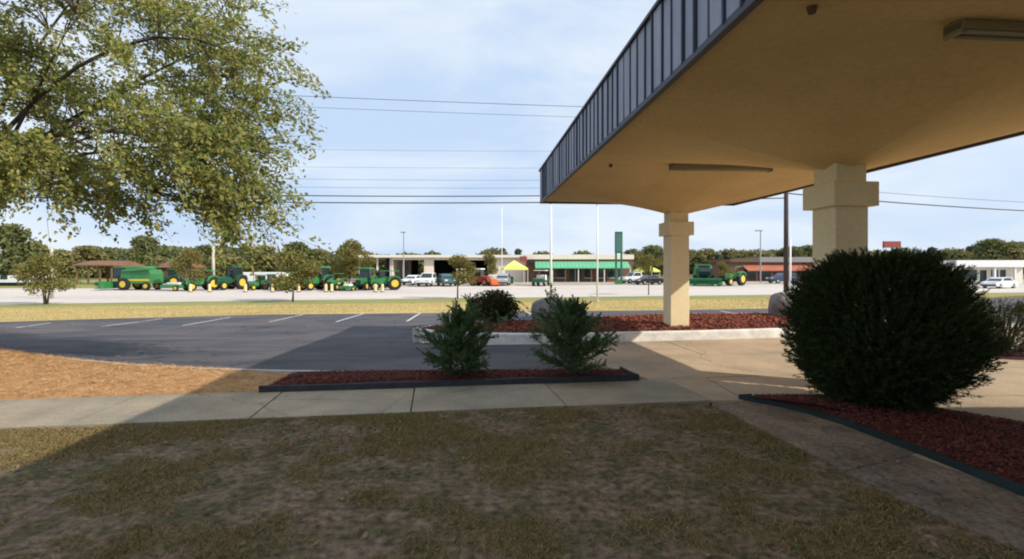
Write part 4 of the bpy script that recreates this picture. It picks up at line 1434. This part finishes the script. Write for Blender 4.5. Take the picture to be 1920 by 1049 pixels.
# office with green awning
d = 93.0
x0, x1 = ax(987, d), ax(1190, d)
B = building('dealer_office', 'low brick dealership office under a long green metal awning', x0, x1, d)
W = x1 - x0
def bx(u): return ax(u, d) - x0
H = az(477, d) + .1
MB().box(0, W, 1.5, 14, 0, H-.9).build('wall', M['brick'], B)
MB().box(-.2, W+.2, 1.3, 14.2, H-.88, H).build('parapet', M['shopwall'], B)
# awning: sloping ribs, each panel a piece
za, zb = az(490.5, d) + .1, az(502, d) + .1
a0, a1 = bx(1003), bx(1180)
npan = 26
pw2 = (a1 - a0)/npan
aw = MB().box(a0, a1, -1.52, -1.42, zb-.16, zb-.02).build('awning', M['awning'], B)
me = MB().add([(.01,-1.5,zb),(pw2-.03,-1.5,zb),(pw2-.03,1.28,za),(.01,1.28,za),(.01,-1.5,zb-.06),(pw2-.03,-1.5,zb-.06),(pw2-.03,1.28,za-.06),(.01,1.28,za-.06)],
              [(0,1,2,3),(7,6,5,4),(0,4,5,1),(1,5,6,2),(2,6,7,3),(3,7,4,0)]).mesh('awning_panel', M['awning'])
for k in range(npan):
    o = link('awning_panel', me, aw)
    o.location = (a0 + k*pw2, 0, 0)
for k in range(8):
    u = 1010 + k*24
    MB().box(bx(u), bx(u)+.16, -1.35, -1.19, 0, zb-.17).build('awning_post', M['offwhite'] if k % 2 else M['brick'], B)
for (a, b) in ((1012, 1040), (1045, 1062), (1098, 1112), (1124, 1136), (1142, 1166)):
    w = MB().box(bx(a), bx(b), 1.44, 1.49, .8, 2.4).build('window', M['glass'], B)
    MB().box(bx(a)-.1, bx(b)+.1, 1.38, 1.435, .68, .78).build('sill', M['offwhite'], w)
dr = MB().box(bx(1070), bx(1092), 1.43, 1.49, 0, 2.4).build('door', M['glass'], B)
MB().box(bx(1080), bx(1080)+.1, 1.36, 1.42, 0, 2.4).build('door_frame', M['offwhite'], dr)
MB().box(bx(990), bx(1003), -1.0, 1.45, H-1.6, H-1.2).build('porch_roof', M['dark'], B)
MB().box(bx(974), bx(988), -.6, -.4, az(490, d), az(480, d)).build('sign_panel', M['signred'], B)

# brown shop with orange awning on the right
d = 100.0
x0, x1 = ax(1375, d), ax(1545, d)
B = building('brown_shop', 'low dark shop with a faded orange red awning at right', x0, x1, d)
def bx(u): return ax(u, d) - x0
W = x1 - x0
H = az(489, d) + .1
MB().box(0, W, 1.0, 12, 0, H-.3).build('wall', M['brick'], B)
MB().box(-.3, bx(1428), .5, 12.3, H-.28, H+.35).build('roof', M['wood'], B)
MB().box(bx(1428)+.02, W+.3, .5, 12.3, H-.28, az(481, d)).build('roof', M['greyroof'], B)
MB().add([(bx(1395), -1.6, az(506, d)), (W, -1.6, az(506, d)), (W, .98, az(496, d)), (bx(1395), .98, az(496, d)), (bx(1395), -1.6, az(507.5, d)), (W, -1.6, az(507.5, d))], [(0, 1, 2, 3), (4, 5, 1, 0)]).build('awning', M['redroof'], B)
for u in (1385, 1412, 1440, 1465, 1490, 1520):
    MB().box(bx(u), bx(u)+.18, -1.4, -1.22, 0, az(506, d)).build('awning_post', M['wood'], B)
for (a, b) in ((1400, 1425), (1432, 1450), (1472, 1500)):
    MB().box(bx(a), bx(b), .93, .99, .7, 2.3).build('window', M['glass'], B)

# white building at the right edge
d = 80.0
x0, x1 = ax(1792, d), ax(1925, d)
B = building('white_building', 'white flat roofed shop with dark windows at the right edge', x0, x1, d)
def bx(u): return ax(u, d) - x0
W = x1 - x0
MB().box(0, W, .6, 10, 0, az(500, d)).build('wall', M['offwhite'], B)
MB().box(-.4, W+.4, -.6, 10.4, az(500, d)+.01, az(487, d)).build('fascia', M['carwhite'], B)
for (a, b) in ((1800, 1838), (1865, 1878), (1882, 1892)):
    w = MB().box(bx(a), bx(b), .53, .59, .6, 2.2).build('window', M['glass'], B)
    MB().box(bx(a)-.08, bx(b)+.08, .46, .525, .48, .58).build('sill', M['carwhite'], w)
MB().box(bx(1844), bx(1856), .54, .595, 0, 2.15).build('door', M['glass'], B)
for u in (1860, 1898):
    MB().box(bx(u), bx(u)+.3, -.4, -.1, 0, az(500, d)).build('pillar', M['carwhite'], B)

# left: rusty open shed and white trailer building
d = 78.0
x0, x1 = ax(143, d), ax(212, d)
B = building('open_shed', 'open field shed with a rusty brown roof at the left', x0, x1, d, 'shed')
W = x1 - x0
hz = az(490, d)
MB().add([(-.3,-.4,hz-.45),(W+.3,-.4,hz-.45),(W+.3,3,hz+.25),(-.3,3,hz+.25),(-.3,6.4,hz-.45),(W+.3,6.4,hz-.45),(-.3,-.4,hz-.6),(W+.3,-.4,hz-.6),(W+.3,6.4,hz-.6),(-.3,6.4,hz-.6)],
         [(0,1,2,3),(3,2,5,4),(0,6,7,1),(1,7,8,5,2),(4,5,8,9),(0,3,4,9,6),(9,8,7,6)]).build('roof', M['rust'], B)
for k in range(4):
    for y in (0, 6):
        MB().box(k*W/3.2, k*W/3.2+.2, y-.1, y+.1, 0, hz-.6).build('shed_post', M['wood'], B)
d = 72.0
x0, x1 = ax(-50, d), ax(66, d)
B = building('white_trailer', 'long white trailer building at the far left edge', x0, x1, d, 'trailer')
W = x1 - x0
MB().bbox(0, W, 0, 3.2, .5, az(517, d)+.2, .08).build('body', M['carwhite'], B)
MB().box(.4, W-.4, .2, 3.0, .1, .5).build('underframe', M['black'], B)
for k in range(3):
    MB().box(1.2+k*2.6, 2.2+k*2.6, -.04, .0, .95, 1.5).build('window', M['glass'], B)
d = 74.0
x0, x1 = ax(455, d), ax(530, d)
B = building('box_trailer', 'white box trailer behind the green tractors', x0, x1, d, 'trailer')
W = x1 - x0
MB().bbox(0, W, 0, 2.4, .6, az(508.5, d), .06).build('body', M['carwhite'], B)
MB().box(.3, W-.3, .3, 2.1, .42, .6).build('underframe', M['black'], B)
for xx in (W-1.2, W-2.1):
    wheel(B, (xx, .2, .42), .42, .3, M['chrome'])
d = 98.0
x0, x1 = ax(296, d), ax(348, d)
B = building('dark_barn', 'dark red brown barn roof behind the combine harvester', x0, x1, d, 'barn')
W = x1 - x0
MB().box(0, W, 0, 6, 0, az(500, d)).build('wall', M['wood'], B)
MB().add([(-.3,-.4,az(501,d)),(W+.3,-.4,az(501,d)),(W+.3,3,az(490,d)),(-.3,3,az(490,d)),(-.3,6.4,az(501,d)),(W+.3,6.4,az(501,d))], [(0,1,2,3),(3,2,5,4),(0,3,4),(1,5,2)]).build('roof', M['rust'], B)

# tents
def tent(u, dd, label, s=1.0):
    T = thing('canopy_tent', label, 'tent', on(u, dd), R(8), 'yellow canopy tents', s)
    mb = MB()
    w, e, z1, z2 = 1.65, 1.6, 2.15, 3.25
    vs = [(-w,-w,z1),(w,-w,z1),(w,w,z1),(-w,w,z1),(-w*.45,-w*.45,z1+.62),(w*.45,-w*.45,z1+.62),(w*.45,w*.45,z1+.62),(-w*.45,w*.45,z1+.62),(0,0,z2),(-w,-w,z1-.22),(w,-w,z1-.22),(w,w,z1-.22),(-w,w,z1-.22)]
    fs = []
    for i in range(4):
        j2 = (i+1) % 4
        fs += [(i, j2, 4+j2, 4+i), (4+i, 4+j2, 8), (9+i, 9+j2, j2, i)]
    mb.add(vs, fs).build('tent_roof', M['tent'], T)
    for sx in (-1, 1):
        for sy in (-1, 1):
            MB().tube([(sx*w*.97, sy*w*.97, 0), (sx*w*.97, sy*w*.97, z1-.02)], .035, 6).build('tent_leg', M['whitepole'], T)
    return T
tent(964, 78, 'bright yellow peaked tent before the workshop end wall', 1.12)
tent(1212, 80, 'yellow green peaked tent left of the far column', .95)
# green crates under the first tent
t = thing('display_box', 'dark green display case under the bright yellow tent', 'box', on(955, 77.5))
MB().bbox(-.6, .6, -.35, .35, .1, 1.15, .04).build('case', M['darkgreen'], t)
MB().bbox(-.65, .65, -.4, .4, 0, .09, .02).build('base', M['offwhite'], t)

# pylon sign
T = thing('pylon_sign', 'tall dark green pylon sign on two legs before the office', 'sign', on(1160, 78))
w = 14/F*78/2
MB().bbox(-w, w, -.2, .2, az(475, 78)+.1, az(436, 78)+.2, .04).build('sign_box', M['signgreen'], T)
MB().box(-w+.1, w-.1, -.225, -.202, az(472, 78)+.1, az(439, 78)+.1).build('sign_face', M['signface'], T)
for s in (-1, 1):
    MB().box(s*(w-.16)-.13, s*(w-.16)+.13, -.14, .14, 0, az(475, 78)+.1).build('leg', M['signgreen'], T)
MB().box(-w, w, -.3, .3, 0, .5).build('base', M['green'], T)
# red sign box on the horizon above the big bush
T = thing('rooftop_sign', 'dull red box sign on a pole above the big bush', 'sign', on(1672, 120))
MB().bbox(-2.0, 2.0, -.3, .3, az(464, 120), az(452, 120), .05).build('sign_box', M['signred'], T)
MB().tube([(0, 0, 0), (0, 0, az(464, 120))], .18, 8).build('pole', M['greypole'], T)

# ------------------------------------------------------------------ poles and wires
def flagpole(u, dd, top, r, label):
    x, y, z = on(u, dd)
    T = thing('flagpole', label, 'pole', (x, y, z), 0, 'slender white poles by the highway')
    h = az(top, dd) - z
    MB().tube([(0,0,-.1), (0,0,h*.5), (0,0,h)], [r, r*.85, r*.6], 8).build('shaft', M['whitepole'], T, True)
    MB().tube([(0,0,h-.02), (0,0,h+.06), (0,0,h+.16), (0,0,h+.2)], [.03,.1,.1,.03], 8).build('finial', M['whitepole'], T, True)
    MB().tube([(0,0,-.05), (0,0,.12)], [r*2.2, r*1.8], 10).build('base', M['concpole'], T)
flagpole(1033, 38, 384, .095, 'white flagpole just right of the yellow tent, below the canopy corner')
flagpole(1120, 40, 386, .075, 'thin white flagpole left of the green pylon sign')
flagpole(941, 74, 388, .07, 'very thin pale pole at the left side of the yellow tent')

def lamp_post(u, dd, top, label, m, arm=1.0):
    x, y, z = on(u, dd)
    h = az(top, dd) - z
    T = thing('lamp_post', label, 'lamp post', (x, y, z), 0, 'thin lamp posts of the yard')
    MB().tube([(0,0,-.1), (0,0,h)], [.13, .09], 8).build('shaft', m, T)
    MB().bbox(-.55*arm, .35, -.2, .2, h, h+.22, .04).build('lamp_head', m, T)
lamp_post(757, 92, 437, 'grey lamp post rising above the workshop roof', M['greypole'])
lamp_post(1426, 88, 434, 'grey lamp post in front of the orange awning shop', M['greypole'], 1.6)
def plain_pole(u, dd, top, r, m, label, name='concrete_pole'):
    x, y, z = on(u, dd)
    h = az(top, dd) - z
    T = thing(name, label, 'pole', (x, y, z))
    MB().tube([(0,0,-.1), (0,0,h)], [r, r*.8], 10).build('shaft', m, T, True)
    MB().tube([(0,0,h), (0,0,h+.1)], [r*.9, r*.4], 10).build('cap', m, T)
plain_pole(400, 64, 463, .2, M['concpole'], 'short pale concrete pole among the tractors')
plain_pole(1482, 62, 448, .12, M['whitepole'], 'thin white pole just right of the dark utility pole', 'white_pole')
plain_pole(97, 44, 464, .13, M['concpole'], 'pale slim pole beside the young tree at the far left')

# utility poles and wires
def utility_pole(x, y, h, label):
    z = float(zg(x, y))
    T = thing('utility_pole', label, 'utility pole', (x, y, z), 0)
    MB().tube([(0,0,-.2), (0,0,h*.5), (0,0,h)], [.2, .175, .14], 10).build('shaft', M['utilpole'], T, True)
    MB().box(-.08, .08, -1.3, 1.3, h-.9, h-.75).build('crossarm', M['utilpole'], T)
    for y_ in (-1.2, -.5, .5, 1.2):
        MB().tube([(0, y_, h-.75), (0, y_, h-.55)], [.05, .03], 6).build('insulator', M['greypole'], T)
    return T
PX, PY = ax(1474, 41), 41.0
utility_pole(PX, PY, 12.0, 'dark weathered utility pole behind the canopy right of the far column')
utility_pole(-46, 38.5, 12.0, 'dark utility pole outside the left edge carrying the wires')
utility_pole(88, 60, 12.0, 'dark utility pole outside the right edge carrying the wires')
def wire(a, b, sag, r, label):
    pts = []
    for i in range(29):
        t = i/28
        p = Vector(a)*(1-t) + Vector(b)*t
        p.z -= 4*sag*t*(1-t)
        pts.append(p)
    o = MB().tube(pts, r, 5).build('power_line', M['wire'])
    return tag(o, label, 'power line', 'overhead wires along the highway')
zl = lambda z: z - .45
LEFT, RIGHT = (-46, 38.5), (88, 60)
W_ = [(8.15, 8.15, .55, .055, 'thick lowest dark cable of the bundle across the sky'),
      (8.75, 8.7, .6, .05, 'thick dark cable just above the lowest cable'),
      (9.35, 9.2, .5, .018, 'thin wire close above the two thick cables'),
      (9.95, 9.75, .45, .016, 'second thin wire above the two thick cables'),
      (10.8, 10.7, .4, .014, 'third thin wire above the two thick cables'),
      (12.2, 12.0, .4, .013, 'faint single wire half way up to the upper pair')]
for (z1, z2, sag, r, lb) in W_:
    wire((*LEFT, z1 - .38), (PX, PY, z2 - .38), sag, r*(.8 if r > .03 else .62), lb)
wire((PX, PY, 8.15), (*RIGHT, 8.6), .7, .05, 'thick dark cable right of the near column')
wire((PX, PY, 8.9), (*RIGHT, 9.5), .7, .018, 'thin wire above the thick cable right of the near column')
# a taller line nearer by carries the upper pair
utility_pole(-40, 29.5, 14.2, 'tall utility pole outside the left edge carrying the upper pair of wires')
utility_pole(48, 33.5, 12.6, 'tall utility pole far to the right carrying the upper pair of wires')
wire((-40, 29.5, 13.45), (48, 33.5, 11.85), .6, .016, 'upper one of the pair of high wires')
wire((-40, 29.5, 12.8), (48, 33.5, 11.2), .6, .011, 'lower one of the pair of high wires')
